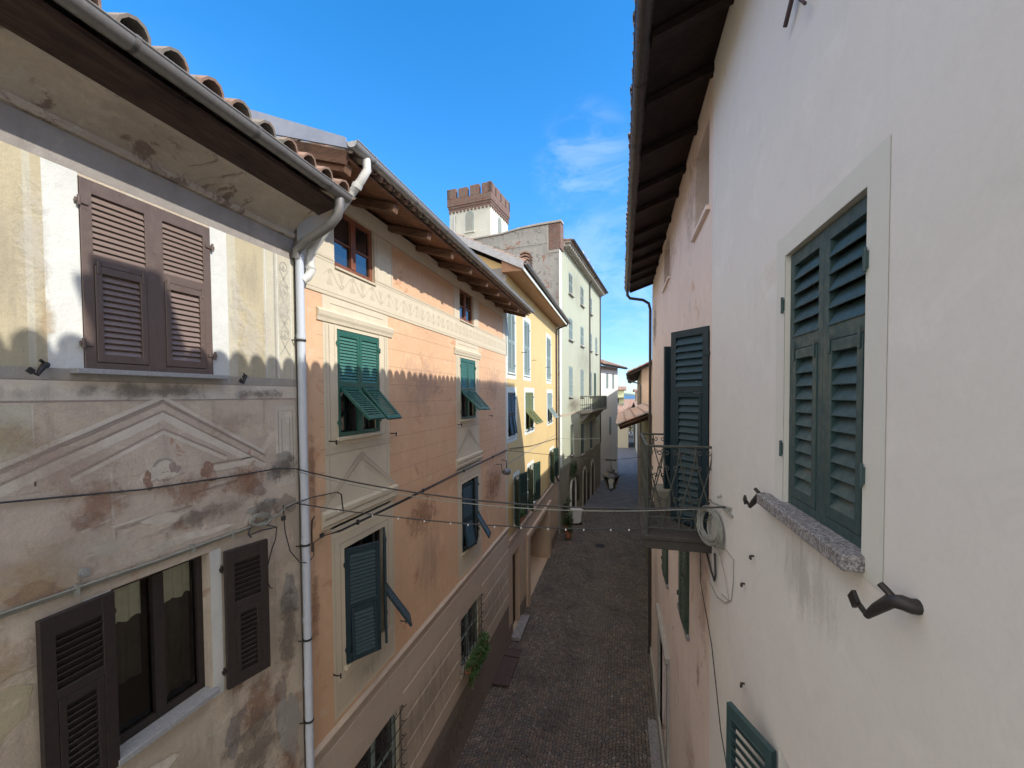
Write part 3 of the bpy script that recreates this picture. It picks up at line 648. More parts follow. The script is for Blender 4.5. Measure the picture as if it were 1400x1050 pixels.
# ashlar joints scratched in the orange
for z in [7.35+.31*i for i in range(10)]:
    if z<10.4: P(4.62,X1,z,z+.010,1,.0015)
P(4.30,4.37,4.35,10.42,2,.002)
P(13.75,X1,4.4,10.42,2,.003)
P(X0,X1,10.42,10.90,2,.004); P(X0,X1,10.40,10.425,3,.012); P(X0,X1,10.45,10.458,4,.006); P(X0,X1,10.86,10.868,4,.006); P(X0,X1,10.90,10.93,3,.010)
# frieze scroll
x=4.75
while x<13.7:
    ribbon(w,[(x+.50*t/12,10.66+.10*math.sin(math.pi*t/6)) for t in range(13)],.018,.0065,3)
    flat(w,[(x+.06,10.56),(x+.20,10.56),(x+.13,10.70)],.0070,3); flat(w,[(x+.31,10.76),(x+.45,10.76),(x+.38,10.62)],.0075,3)
    ribbon(w,[(x+.13+.045*math.cos(a*.6)*(1-a/14),10.74+.045*math.sin(a*.6)*(1-a/14)) for a in range(12)],.012,.0085,3)
    ribbon(w,[(x+.38+.045*math.cos(a*.6)*(1-a/14),10.57+.045*math.sin(a*.6)*(1-a/14)) for a in range(12)],.012,.0085,3)
    x+=.5
P(X0,X1,11.68,11.95,2,.004); P(X0,X1,11.66,11.682,4,.006)
for a,b_ in ((X0,4.98),(5.97,6.50),(9.25,9.62),(10.62,11.05),(13.5,X1)): P(a,b_,10.93,11.68,2,.004)
for a in (6.02,6.46,9.28,11.0): P(a,a+.012,10.93,11.68,4,.006)
# second floor surrounds
for (a,b_,c,d) in (W1,W2):
    P(a-.28,b_+.28,7.15,10.42,2,.003)
    P(a-.24,a-.21,c-.1,d+.03,3,.006); P(b_+.21,b_+.24,c-.1,d+.03,3,.006); P(a-.17,a-.155,c-.05,d+.03,4,.0055); P(b_+.155,b_+.17,c-.05,d+.03,4,.0055)
    P(a-.05,a,c,d+.05,2,.008); P(b_,b_+.05,c,d+.05,2,.008)
    ribbon(w,[(a-.12,10.30),(b_+.12,10.30)],.010,.0065,4)
    # panel and painted pediment below
    P(a-.28,b_+.28,8.20,8.30,3,.007); P(a-.28,b_+.28,8.195,8.205,4,.009)
    P(a-.20,a-.19,7.5,8.18,4,.0055); P(b_+.19,b_+.20,7.5,8.18,4,.0055)
    m=(a+b_)/2
    for k,(o,mi,ww_) in enumerate(((0,4,.014),(.05,3,.05),(.11,4,.012),(.16,2,.03))):
        ribbon(w,[(a-.40+o*.6,7.46),(m,8.15-o)],ww_,.0065+k*.0005,mi); ribbon(w,[(m,8.15-o),(b_+.46-o*.6,7.46)],ww_,.0065+k*.0005,mi)
# first floor
for (a,b_,c,d) in (L1,L2):
    P(a-.27,b_+.27,4.42,7.18,2,.003); P(a-.23,a-.20,4.45,7.0,3,.006); P(b_+.20,b_+.23,4.45,7.0,3,.006); P(a-.23,b_+.23,6.98,7.01,3,.0062); P(a-.10,a-.085,c,d+.1,4,.0055); P(b_+.085,b_+.10,c,d+.1,4,.0055); P(a-.10,b_+.10,d+.085,d+.1,4,.0056)
    P(a-.2,b_+.2,4.48,4.9,3,.0045)
# lower storey
P(X0,X1,1.5,4.35,5,.012)
P(X0,X1,0,1.5,6,.018)
for (a,b_,c,d) in holes[6:]: P(a-.12,b_+.12,c-.1,d+.1,5,.016)
for i,(cx,cz,rx,rz,k) in enumerate(((7.6,9.2,1.2,.9,5),(12.3,9.4,1.2,.8,5),(4.46,6.3,.10,.9,1),(4.46,8.0,.09,.9,1),(7.8,5.6,.9,.9,3),(7.5,6.6,1.0,.5,1),(12.2,6.2,1.3,.8,1),(5.6,4.7,.6,.2,3),(8,.8,3,.7,0),(7.5,2.6,2.5,.9,3),(12,2.4,2,.9,3))): stain(w,cx,cz,rx,rz,.024+i*.0002,7+k)
w.build('wall',mats,B2)
mo=MB()
def strip(mb,x0,x1,z0,z1,out): mb.extr([(0,z0),(-out,z0+.01),(-out,z1-.01),(0,z1)],x0,x1)
def strips(mb,z0,z1,out,gaps=()):
    xs=[X0]+[v for g_ in gaps for v in g_]+[X1]
    for a,b_ in zip(xs[::2],xs[1::2]): strip(mb,a,b_,z0,z1,out)
mo.extr([(0,4.18),(-.03,4.19),(-.04,4.25),(-.065,4.28),(-.075,4.34),(-.02,4.37),(0,4.37)],X0,X1)
gg=((G1[0]-.12,G1[1]+.12),(G2[0]-.12,G2[1]+.12))
for z0,z1 in ((3.62,4.12),): strip(mo,X0,X1,z0,z1,.022)
for z0,z1 in ((3.08,3.54),(2.54,3.0),(2.0,2.46),(1.54,1.92)): strips(mo,z0,z1,.022,gg)
mo.build('rustication',M['bbase'],B2,bevel=.006)
mo=MB()
mo.extr([(0,7.18),(-.02,7.19),(-.02,7.22),(-.045,7.25),(-.045,7.32),(-.065,7.36),(-.07,7.42),(0,7.44)],4.62,6.5)
mo.build('string_course',M['bcream'],B2,bevel=.003); mo=MB(); mo.extr([(0,7.18),(-.02,7.19),(-.02,7.22),(-.045,7.25),(-.045,7.32),(-.065,7.36),(-.07,7.42),(0,7.44)],9.25,11.15); mo.build('string_course',M['bcream'],B2,bevel=.003)
for (a,b_,c,d) in (W1,W2): mo=MB(); mo.extr([(0,10.02),(-.02,10.03),(-.028,10.07),(-.045,10.11),(-.055,10.17),(-.02,10.20),(0,10.20)],a-.40,b_+.40); mo.build('window_cornice',M['bcream'],B2,bevel=.003)
ev=MB(); slab(ev,4.18,14.0,-.82,11.80,5,13.55,.03)
ev.build('eaves_boards',M['wood_red'],B2)
ra=MB(); rafters(ra,4.26,13.9,-.78,11.77,4.8,13.42,1.04,w=.12,h=.13,drop=.025,jit=.05); ra.build('rafters',M['woodrafter'],B2)
t=MB(); tiles(t,4.18,14.0,-.86,11.80,5,13.6,n=5); t.build('roof',M['tiles'],B2)
t=MB(); slab(t,4.18,14.0,9.4,12.0,5,13.6,.05); t.build('back_roof',M['tiles'],B2)
gt=MB(); gutter(gt,4.15,14.05,-.92,11.93,.075); gt.build('gutter',M['zinc2'],B2,smooth=True)
f=MB()
f.extr([(-.86,11.86),(.2,12.20),(5.,13.62),(5.,14.1),(.47,12.53),(-.83,11.99)],4.145,4.175); f.build('verge_flashing',M['sheet'],B2)
f=MB(); f.extr([(-.84,11.84),(.2,12.185),(5,13.6),(5,13.38),(.2,12.0),(-.80,11.70)],4.17,4.21); f.build('bargeboard',M['wood'],B2)
d=MB(); d.tube([(4.42,-.92,11.87),(4.42,-.93,11.74),(4.40,-.86,11.62),(4.40,-.62,11.38),(4.36,-.30,10.98),(4.36,-.16,10.82),(4.36,-.13,10.72),(4.36,-.15,10.58),(4.33,-.12,10.50),(4.27,-.09,10.44)],.05,12)
for p in ((4.40,-.80,11.56),(4.36,-.16,10.82),(4.36,-.14,10.62)): d.tube([(p[0],p[1]-.012,p[2]+.02),(p[0],p[1]+.012,p[2]-.02)],.062,12)
d.build('white_pipe',M['pvcwhite'],B2,smooth=True)
for A in (A1,A2): window(B2,A,dep=.10,frame=M['woodwin'],rails=(.48,),fw=.07,sill=M['bcream2'],sill_out=.03,sill_h=.03,sill_over=.0)
for A in (W1,W2):
    ww=window(B2,A,dep=.15,sill=M['bcream'],sill_out=.06,sill_h=.045,sill_over=.06,frame=M['browndark'])
    for side in (0,1):
        shutter(ww,'s',M['green_sh'],A[0]+.006 if not side else A[1]-.006,-.005,A[2]+.01,(A[1]-A[0])/2-.008,A[3]-A[2]-.02,0,bool(side),split=.47,flap=46 if not side else 43,pitch=.046,sw=.055,bevel=.002)
ww=window(B2,L1,dep=.15,sill=M['bcream'],sill_out=.05,sill_h=.04,sill_over=.05)
shutter(ww,'s',M['navy'],L1[0]+.005,-.01,L1[2]+.02,.53,1.70,33,False,split=.47,flap=5,pitch=.058,sw=.07,bevel=.002)
shutter(ww,'s',M['navy'],L1[1]-.005,-.01,L1[2]+.02,.53,1.70,34,True,split=.47,flap=32,pitch=.058,sw=.07,bevel=.002)
ww=window(B2,L2,dep=.15,sill=M['bcream'],sill_out=.05,sill_h=.04,sill_over=.05)
shutter(ww,'s',M['navy'],L2[0]+.005,-.01,L2[2]+.02,.60,1.72,8,False,split=.45,flap=10,pitch=.046,sw=.06)
shutter(ww,'s',M['navy'],L2[1]-.005,-.01,L2[2]+.02,.60,1.72,14,True,split=.45,flap=30,pitch=.046,sw=.06)
for A in (G1,G2):
    ww=window(B2,A,dep=.14,frame=M['greysh'],rails=(.5,),fw=.05,sill=M['bcream2'],sill_out=.05,sill_h=.05,sill_over=.04)
    gr=MB()
    for i in range(7): x=A[0]+.06+(A[1]-A[0]-.12)*i/6; gr.tube([(x,-.075,A[2]),(x,-.075,A[3])],.009,6)
    for i in range(6):
        z=A[2]+.08+(A[3]-A[2]-.14)*i/5; gr.tube([(A[0]-.06,0,z),(A[0]-.06,-.078,z),(A[1]+.06,-.078,z),(A[1]+.06,0,z)],.009,6)
        for xx in (A[0]-.06,A[1]+.06): gr.tube([(xx,-.078,z),(xx+.02,-.11,z+.03),(xx,-.12,z+.055)],.007,6)
    for i in range(7):
        x=A[0]+.06+(A[1]-A[0]-.12)*i/6; gr.tube([(x,-.075,A[3]),(x,-.11,A[3]+.04),(x+.02,-.10,A[3]+.06)],.007,6)
    gr.build('window_grille',M['iron'],ww)
for x,z in ((4.80,8.39),(6.36,8.36),(4.8,5.1),(6.6,4.9),(9.4,8.3),(11.9,8.4)): 
    m=MB(); m.tube([(x,0,z),(x,-.07,z),(x+.03,-.10,z-.01)],.010,6); m.tube([(x+.03,-.10,z-.05),(x+.03,-.10,z+.02)],.012,6); m.build('shutter_stop',M['iron'],B2)
# potted trailing plant on the barred window
o=MB(); o.box(9.5,10.85,-.24,-.09,1.98,2.14)
def put(o,h): o.location=h.location; o.rotation_euler=h.rotation_euler; return o
fb=put(tag(o.build('flower_box',M['terracotta']),'terracotta box of trailing green leaves on the barred ground floor window of the orange house','flower box'),B2)
lv=MB(); 
for i in range(14):
    x=9.5+1.35*i/13; leaves(lv,x,-.20,2.22-.05*abs(math.sin(i*2)),.13,.12,.18,130,.034,seed=i)
    leaves(lv,x,-.24,1.98-.12*abs(math.sin(i*1.3+1)),.11,.08,.24,120,.032,seed=i+50)
lv.build('foliage',M['leaf'],fb)

# ================================================================== YELLOW HOUSE
B3=thing('yellow_house','sunlit yellow house with pale grey and green shutters under a brown soffit','house',(-3.9,0,0),90)
T1=(14.10,15.12,9.84,12.06); T2=(16.68,17.72,9.86,12.16); T3=(22.05,23.3,9.88,12.2)
M1=(14.10,15.12,7.52,9.12); M2=(16.85,18.45,7.55,9.14); M3=(22.2,23.7,7.55,9.14)
Q1=(14.85,15.60,4.15,5.92); Q2=(17.20,18.40,4.12,5.9); Q3=(22.9,24.2,4.1,5.85)
DO=(14.55,15.65,.0,3.05,.30); RC=(17.25,22.2,.0,2.65,1.3)
holes=[T1,T2,T3,M1,M2,M3,Q1,Q2,Q3,DO,RC]; mats=[M[k] for k in ('yellow','bluewhite','pinkbase','bline','bplinth','green','rough')]
X0,X1=13.98,26.1
w=MB(); w.extr([(0,13.5),(9,13.5),(9,13.7),(5,15.95),(0,13.55)],X0,X0+.1); w.extr([(0,13.5),(9,13.5),(5,15.95)],X1-.1,X1); wall_grid(w,X0,X1,0,13.5,holes); reveals(w,holes[:9],.16,1); reveals(w,holes[9:],.3,2); shell(w,X0,X1,0,13.5,9,mi_side=6)
P=lambda a,b,c,d,mi,off=.002: wall_grid(w,a,b,c,d,holes,-off,mi)
for A in (T1,T2,T3,M1,M2,M3): P(A[0]-.22,A[1]+.22,A[2]-.22,A[3]+.2,1,.004)
for A in (Q1,Q2,Q3): P(A[0]-.12,A[1]+.12,A[2]-.14,A[3]+.16,1,.004)
P(X0,X1,3.8,4.0,2,.02); P(X0,X1,0,3.9,2,.006)
P(X0,X1,6.55,6.60,3,.003); P(X0,X1,0,.6,4,.012)
w.build('wall',mats,B3)
mo=MB()
mo.extr([(0,3.62),(-.05,3.64),(-.07,3.80),(-.03,3.84),(0,3.84)],X0,X1); mo.build('string_course',M['pinkbase'],B3)
mo=MB(); mo.box(16.75,17.25,-.10,0,0,2.9); mo.box(22.2,22.8,-.10,0,0,2.9); mo.box(16.75,22.8,-.12,0,2.9,3.1); mo.build('archway_frame',M['pinkbase'],B3,bevel=.01)
mo=MB(); mo.box(17.25,22.2,1.3,1.34,0,2.65); mo.build('inner_wall',M['pinkbase'],B3)
mo=MB(); mo.box(18.6,20.2,1.22,1.30,0,2.2); mo.build('door',M['doordark'],B3)
dd=MB(); dd.box(14.55,15.10,.20,.25,0,3.05); dd.box(15.12,15.65,.20,.25,0,3.05)
for x in (14.62,15.18):
    for z in (.25,1.2,2.15): dd.box(x,x+.40,.185,.20,z,z+.75)
dr=dd.build('door',M['doordark'],B3); hd=MB(); hd.tube([(15.08,.20,1.05),(15.08,.14,1.05),(15.0,.14,1.05)],.012,6); hd.build('handle',M['zinc2'],dr)
mo=MB(); mo.box(14.3,15.9,-.35,0,0,.14); mo.build('doorstep',M['granite'],B3,bevel=.01)
for A in (T1,T2,T3):
    ww=window(B3,A,dep=.14,sill=M['bluewhite'],sill_out=.05,sill_h=.05,sill_over=.05)
    for side in (0,1): shutter(ww,'s',M['greysh'],A[0]+.01 if not side else A[1]-.01,-.01,A[2]+.01,(A[1]-A[0])/2-.012,A[3]-A[2]-.02,0,bool(side),split=.5,pitch=.06,sw=.07)
for A,m_,fl in ((M1,'navy',8),(M2,'olivesh',42),(M3,'greysh',36)):
    ww=window(B3,A,dep=.14,sill=M['bluewhite'],sill_out=.05,sill_h=.05,sill_over=.05)
    for side in (0,1): shutter(ww,'s',M[m_],A[0]+.01 if not side else A[1]-.01,-.01,A[2]+.01,(A[1]-A[0])/2-.012,A[3]-A[2]-.02,0,bool(side),split=.5,flap=fl,pitch=.06,sw=.07)
for A in (Q1,Q2,Q3):
    ww=window(B3,A,dep=.12,frame=M['bluewhite'],rails=(.33,.66),sill=M['bluewhite'],sill_out=.08,sill_h=.05)
    for side in (0,1): shutter(ww,'s',M['darkgreen'],A[0]-.01 if not side else A[1]+.01,-.02,A[2]+.01,.62,A[3]-A[2]-.02,150 if not side else 165,bool(side),split=0,pitch=.06,sw=.06)
ev=MB(); prof=[(-.62,13.30),(-.62,13.48),(5.0,16.1),(5.0,15.9),(0.02,13.56),(0.02,13.30)]
ev.extr([(-.60,13.28),(-.66,13.31),(-.66,13.50),(.1,13.86),(.1,13.28)],13.75,25.75); ev.build('boxed_eaves',M['soffit'],B3)
ev=MB(); ev.extr([(-.70,13.28),(-.665,13.28),(-.665,13.40),(-.70,13.40)],13.70,25.8); ev.build('fascia',M['bluewhite'],B3)
t=MB(); tiles(t,13.7,25.9,-.72,13.52,5,16.2,n=5); t.build('roof',M['tiles'],B3)
t=MB(); slab(t,13.7,25.9,-.68,13.50,5,16.15,.05); slab(t,13.7,25.9,9.4,14.3,5,16.15,.05); t.build('roof_boards',M['wood'],B3)
f=MB(); f.extr([(-.70,13.30),(-.70,13.58),(5.,16.3),(5.,16.02)],13.66,13.70); f.build('bargeboard',M['zinc2'],B3)
gt=MB(); gutter(gt,13.7,25.9,-.78,13.52,.075); gt.build('gutter',M['zinc'],B3,smooth=True)
d=MB(); d.tube([(25.1,-.78,13.44),(25.1,-.75,13.3),(25.1,-.10,13.05),(25.1,-.07,12.9),(25.1,-.07,3.9),(25.1,-.12,3.75),(25.1,-.25,3.7)],.05,8); d.build('downpipe',M['copper'],B3,smooth=True)
for x,z in ((16.2,10.75),(18.2,10.6),(21.6,10.5)):
    m=MB(); m.tube([(x,0,z),(x,-.22,z)],.012,6); m.build('shutter_stop',M['iron'],B3)
# chimney caps of stacked curved tiles on its roof
c=MB(); 
for k in range(5):
    z=14.55+k*.13; c.extr([(-.15,z),(-.03,z+.08),(.08,z+.10),(.19,z+.08),(.31,z),(.28,z-.03),(.08,z+.05),(-.12,z-.03)],17.2,17.9)
c.box(17.25,17.85,-.12,.28,13.7,14.55); c.build('chimney',M['tiles'],B3)

# plants on the first floor sill of the yellow house
o=MB(); o.box(14.85,15.6,-.26,-.085,4.17,4.33); fb=put(tag(o.build('flower_box',M['terracotta']),'small flower box of bright green plants on the first floor sill of the yellow house','flower box'),B3)
lv=MB(); leaves(lv,15.2,-.18,4.45,.45,.16,.24,420,.05,seed=77); lv.build('foliage',M['leaf'],fb)

# ================================================================== TALL PALE GREEN HOUSE, street bends right
B4=thing('tall_house','tall pale green five storey house with a balcony and crumbling grey gable wall','house',(-3.80,26.25,0),90-6.6)
cols=[(2.5,3.6),(6.35,7.5),(10.1,11.1)]; rows=[(16.1,17.6),(12.9,14.45),(8.9,11.05)]
holes=[(a,b_,c,d) for (a,b_) in cols for (c,d) in rows]+[(12.2,13.2,8.9,11.05),(12.9,13.9,12.9,14.45),(2.9,3.7,4.75,6.9),(6.4,7.5,4.3,6.7),(10.2,11.3,4.3,6.7)]
mats=[M[k] for k in ('green','rough','greydark','brick','bluewhite','bline')]+STAINS
w=MB(); X0,X1=0,15.6; TOP=19.0
wall_grid(w,X0,X1,0,TOP,holes); reveals(w,holes,.18,0); shell(w,X0,X1,0,TOP,9,mi_side=1)
P=lambda a,b,c,d,mi,off=.003: wall_grid(w,a,b,c,d,holes,-off,mi)
P(X0,X1,0,4.1,2,.03); P(X0,X1,4.1,4.3,2,.06); P(X0,X1,7.6,7.75,5,.01)
P(X0,X0+.5,4.3,TOP,4,.004)
for i,(cx,cz,rx,rz,k) in enumerate(((5,17,4,2,3),(8,12,5,2,3),(11,6,4,2,3),(4,6,3,2,3),(7,2.5,7,2,0),(4,8.3,3,.8,0))): stain(w,cx,cz,rx,rz,.07+i*.001,6+k)
w.build('wall',mats,B4)
# gable parapet: brick pier at the street corner, uneven capping
pm=MB(); pm.box(-.02,.75,-.10,.70,18.35,20.0); pm.build('brick_pier',M['brick'],B4,bevel=.02)
pm=MB(); pm.extr([(.70,18.8),(9,18.8),(9,19.55),(6.5,19.75),(4.0,19.78),(2.6,19.95),(.70,19.95)],-.02,.45); pm.build('gable_parapet',M['rough'],B4)
pm=MB(); pm.extr([(-.16,20.0),(1.3,20.0),(2.6,19.97),(4,19.80),(6.5,19.77),(9,19.57),(9,19.64),(6.5,19.86),(4,19.89),(2.6,20.07),(1.3,20.12),(-.16,20.12)],-.10,.55); pm.build('coping',M['greyband'],B4)
pm=MB(); pm.box(-.035,.0,.71,.79,18.2,19.95); pm.box(-.035,.0,.0,.78,18.15,18.25); pm.box(-.03,.0,.0,.06,15.0,18.0); pm.build('brick_strip',M['greyband'],B4)
# dentil cornice, eaves, gutter
co=MB(); co.box(.76,X1+.3,-.55,0,18.95,19.05); co.box(.76,X1+.2,-.18,0,18.72,18.95)
x=.9
while x<X1: co.box(x,x+.22,-.48,-.18,18.74,18.95); x+=.46
co.build('dentil_cornice',M['greyband'],B4,bevel=.01)
t=MB(); tiles(t,.76,X1+.3,-.62,19.07,5,19.75,n=4,pitch=.26,rx=.11); slab(t,.76,X1+.3,-.6,19.05,5,19.7,.04); slab(t,.5,X1+.3,9.3,19.2,5,19.7,.05); t.build('roof',M['tiles'],B4)
gt=MB(); gutter(gt,.8,X1+.3,-.70,19.12,.08); gt.build('gutter',M['copper'],B4,smooth=True)
d=MB(); d.tube([(9.85,-.68,19.05),(9.85,-.3,18.8),(9.85,-.08,18.6),(9.85,-.08,9.0)],.055,8); d.build('downpipe',M['copper'],B4,smooth=True); d=MB(); d.tube([(15.3,-.08,18.6),(15.3,-.08,4.3)],.055,8); d.build('downpipe',M['copper'],B4,smooth=True)
for A in holes:
    ww=window(B4,A,dep=.16,rails=(.5,),sill=M['greyband'],sill_out=.16,sill_h=.07,sill_over=.12)
    if A[2]<8 : shm='darkgreen'
    else: shm='greysh'
    if A==(12.2,13.2,8.9,11.05): shm='darkgreen'
    for side in (0,1): shutter(ww,'s',M[shm],A[0]+.01 if not side else A[1]-.01,-.01,A[2]+.01,(A[1]-A[0])/2-.012,A[3]-A[2]-.02,0,bool(side),split=0,pitch=.09,sw=.06,hinges=False)
# arched doorways
for (a,b_,h_) in ((2.75,4.05,2.9),(6.9,8.1,3.0),(10.4,11.7,3.0)):
    cx=(a+b_)/2; r=(b_-a)/2
    ring=[(cx+(r+.22)*math.cos(R(k)),h_-r+(r+.22)*math.sin(R(k))) for k in range(0,181,15)]; inn=[(cx+r*math.cos(R(k)),h_-r+r*math.sin(R(k))) for k in range(180,-1,-15)]
    f=MB(); f.poly([(b_+.22,0)]+ring+[(a-.22,0)]+[(a,0)]+inn+[(b_,0)],-.12,-.03); dr=f.build('door_surround',M['bluewhite'] if a<5 else M['greyband'],B4)
    f=MB(); f.poly([(b_,0)]+inn[::-1]+[(a,0)],-.05,-.032); f.build('door',M['doordark'],dr)
f=MB(); f.box(4.6,5.6,-.05,-.032,1.0,2.9); f.box(8.8,9.6,-.05,-.032,0.05,2.4); f.build('ground_floor_window',M['doordark'],B4)
# balcony
bl=MB(); bl.extr([(0,7.50),(-.75,7.62),(-.95,7.70),(-1.0,7.86),(0,7.86)],6.2,13.6)
for x in (6.6,9.7,12.9): bl.extr([(0,6.9),(-.12,6.95),(-.7,7.55),(-.7,7.62),(0,7.62)],x,x+.3)
bal=bl.build('balcony',M['greyband'],B4)
rl=MB(); rl.tube([(6.25,0,8.92),(6.25,-.94,8.92),(13.55,-.94,8.92),(13.55,0,8.92)],.03,6); rl.tube([(6.25,0,7.98),(6.25,-.94,7.98),(13.55,-.94,7.98),(13.55,0,7.98)],.02,6)
for i in range(38): x=6.25+7.3*i/37; rl.tube([(x,-.94,7.86),(x,-.94,8.92)],.016,5)
for i in range(1,6): rl.tube([(6.25,-.94*i/6,7.86),(6.25,-.94*i/6,8.92)],.016,5); rl.tube([(13.55,-.94*i/6,7.86),(13.55,-.94*i/6,8.92)],.016,5)
rl.build('railing',M['ironrail'],bal)
# roof terrace rails
rl=MB()
for x in (9.0,11.0,13.5): rl.tube([(x,.3,19.3),(x,.3,21.1)],.03,6); rl.tube([(x,3,20.2),(x,3,21.9)],.03,6)
rl.tube([(9.0,.3,21.1),(13.5,.3,21.1)],.025,6); rl.tube([(9.0,.3,21.1),(9.0,3,21.9)],.025,6); rl.tube([(9,.3,20.3),(13.5,.3,20.3)],.02,6)
rl.build('terrace_rail',M['bluewhite'],B4)

# castle-like tower behind
TW=thing('crenellated_tower','cream tower with red brick battlements and arched shuttered windows behind the tall house','tower',(-10.85,34.0,0),90-6.6)
S=4.0; w=MB(); w.box(0,S,0,S,12,25.5); w.build('wall',M['tower'],TW)
w=MB()
for k,(z0,z1,o) in enumerate(((25.45,25.62,.05),(25.62,25.82,.10),(25.82,26.02,.16))): w.box(-o,S+o,-o,S+o,z0,z1)
for sx in range(12):
    q=-.1+sx*.36; w.box(q,q+.16,-.12,-.0,25.25,25.45); w.box(-.12,0,q,q+.16,25.25,25.45)
w.build('corbel_course',M['brick'],TW,bevel=.01)
w=MB(); o=.16; w.box(-o,S+o,-o,-o+.35,26.01,26.45); w.box(-o,S+o,S+o-.35,S+o,26.01,26.45); w.box(-o,-o+.35,-o+.35,S+o-.35,26.01,26.45); w.box(S+o-.35,S+o,-o+.35,S+o-.35,26.01,26.45)
W_=S+2*o; n=4; gp=.24; mw=(W_-gp*(n-1))/n
for i in range(n):
    a=-o+i*(mw+gp)
    for (p0,p1,q0,q1) in ((a,a+mw,-o,-o+.35),(a,a+mw,S+o-.35,S+o),(-o,-o+.35,a,a+mw),(S+o-.35,S+o,a,a+mw)):
        if (p0<-o+.3 and q0>-o+.1 and q0<-o+.4): continue
        w.box(p0,p1,q0,q1,26.45,27.3+random.uniform(-.05,.05))
w.build('battlement',M['brick'],TW,bevel=.02)
def archwin(par,cx,z0,z1,r,yface,axis):
    pts=[(cx+r,z0)]+[(cx+r*math.cos(R(k)),z1-r+r*math.sin(R(k))) for k in range(0,181,20)]+[(cx-r,z0)]
    m=MB(); 
    if axis=='x': m.T=Matrix.Rotation(R(90),4,'Z')@Matrix.Diagonal((1,-1,1,1))@Matrix.Identity(4); 
    m.poly(pts,yface-.04,yface-.002)
    wn=m.build('arched_window',M['greysh'],par)
    m2=MB(); m2.T=m.T.copy(); 
    for i in range(7): z=z0+.1+(z1-z0-.4)*i/6; m2.box(cx-r*.8,cx+r*.8,yface-.06,yface-.041,z,z+.09)
    m2.build('louvres',M['greyband'],wn)
archwin(TW,S/2,23.5,25.1,.36,0,'y')
# window on the face turned to the camera
m=MB(); r=.40; pts=[(0,0)]
T_=Matrix.Translation((0,S/2,0))@Matrix.Rotation(R(-90),4,'Z')
prof=[(r,23.45)]+[(r*math.cos(R(k)),25.2-r+r*math.sin(R(k))) for k in range(0,181,20)]+[(-r,23.45)]
m.T=T_; m.poly(prof,-.04,-.002); wn=m.build('arched_window',M['greysh'],TW)
m=MB(); m.T=T_; m.box(-.02,.02,-.06,-.041,23.45,25.15)
for i in range(8): z=23.5+i*.18; m.box(-r*.8,-.04,-.055,-.041,z,z+.08); m.box(.04,r*.8,-.055,-.041,z,z+.08)
m.build('louvres',M['greyband'],wn)
m=MB(); m.T=T_; m.box(-.5,.5,-.12,-.0,23.33,23.45); m.build('sill',M['tower'],TW)
d=MB(); d.tube([(-.1,S-.5,25.0),(-.1,S-.5,12)],.09,8); d.build('downpipe',M['zinc2'],TW)

# ================================================================== WHITE HOUSE where the lane narrows
B5=thing('white_house','white house with narrow shutters below a dark overhanging roof beyond the tall house','house',(-2.12,43.2,0),90-17)
holes=[(2.0,2.7,9.7,12.0-.6),(4.0,4.7,9.7,11.4),(3.0,3.7,4.6,6.6)]
w=MB(); wall_grid(w,0,6.0,0,12.1,holes); reveals(w,holes,.15,0); shell(w,0,6.0,0,12.1,8,mi_side=1); w.build('wall',[M['whitewall'],M['greyband']],B5)
for A in holes:
    ww=window(B5,A,dep=.15)
    for side in (0,1): shutter(ww,'s',M['greysh'],A[0]+.01 if not side else A[1]-.01,-.01,A[2]+.01,(A[1]-A[0])/2-.012,A[3]-A[2]-.02,0,bool(side),split=0,pitch=.12,sw=.05,hinges=False)
t=MB(); slab(t,-.7,6.8,-.85,12.05,3.5,13.6,.12); slab(t,-.7,6.8,8,12.2,3.5,13.6,.12); t.build('roof_boards',M['wood_dark'],B5)
t=MB(); tiles(t,-.7,6.8,-.87,12.08,3.5,13.65,n=4,pitch=.28,rx=.12); t.build('roof',M['tiles_far'],B5)
w=MB(); w.extr([(0,12.1),(8,12.1),(8,12.2),(3.5,13.4)],.0,.15); w.build('gable',M['greyband'],B5)
gt=MB(); gutter(gt,-.7,6.8,-.93,12.10,.08); gt.build('gutter',M['copper'],B5)

# ================================================================== PALE HOUSE (right, nearest): local x runs towards the viewer, i.e. x = -Y
R1=thing('pale_house','off white plastered house with dusty green shutters and a deep dark wooden eave','house',(1.0,0,0),-90)
MW=(-2.93,-2.05,8.31,9.86); BD=(-6.32,-5.22,7.36,9.74); N1=(-6.25,-5.32,11.2,12.25); N2=(-10.5,-9.35,11.5,12.45)
V1=(-10.4,-9.4,4.85,6.35); V2=(-7.5,-6.6,5.35,7.0); DR=(-11.2,-9.3,.18,3.1,.4); BR=(-2.95,-2.05,5.0,6.72)
holes=[MW,BD,N1,N2,V1,V2,DR,BR]
mats=[M[k] for k in ('pinkwhite','white','white2','greyband')]+STAINS
w=MB(); X0,X1=-14.4,4.0
w.extr([(0,12.75),(10,12.75),(5,14.3)],X0,X0+.1); w.extr([(0,12.75),(10,12.75),(5,14.3)],X1-.1,X1); wall_grid(w,X0,-5.08,0,12.75,holes); 
wall_grid(w,-5.08,X1,0,12.75,holes,y=-.008,mi=1)
w.mi=1; w.quad((-5.08,0,0),(-5.08,-.008,0),(-5.08,-.008,12.75),(-5.08,0,12.75))
reveals(w,[h_ for h_ in holes if h_ not in (MW,BR)],.2,0); reveals(w,[MW,BR],.09,2)
w.mi=2
for h_ in (MW,BR):
    a,b_,c,d=h_[:4]; w.quad((a,-.008,c),(a,0,c),(a,0,d),(a,-.008,d)); w.quad((b_,0,c),(b_,-.008,c),(b_,-.008,d),(b_,0,d)); w.quad((a,-.008,d),(a,0,d),(b_,0,d),(b_,-.008,d))
shell(w,X0,X1,0,12.75,10,mi_side=0)
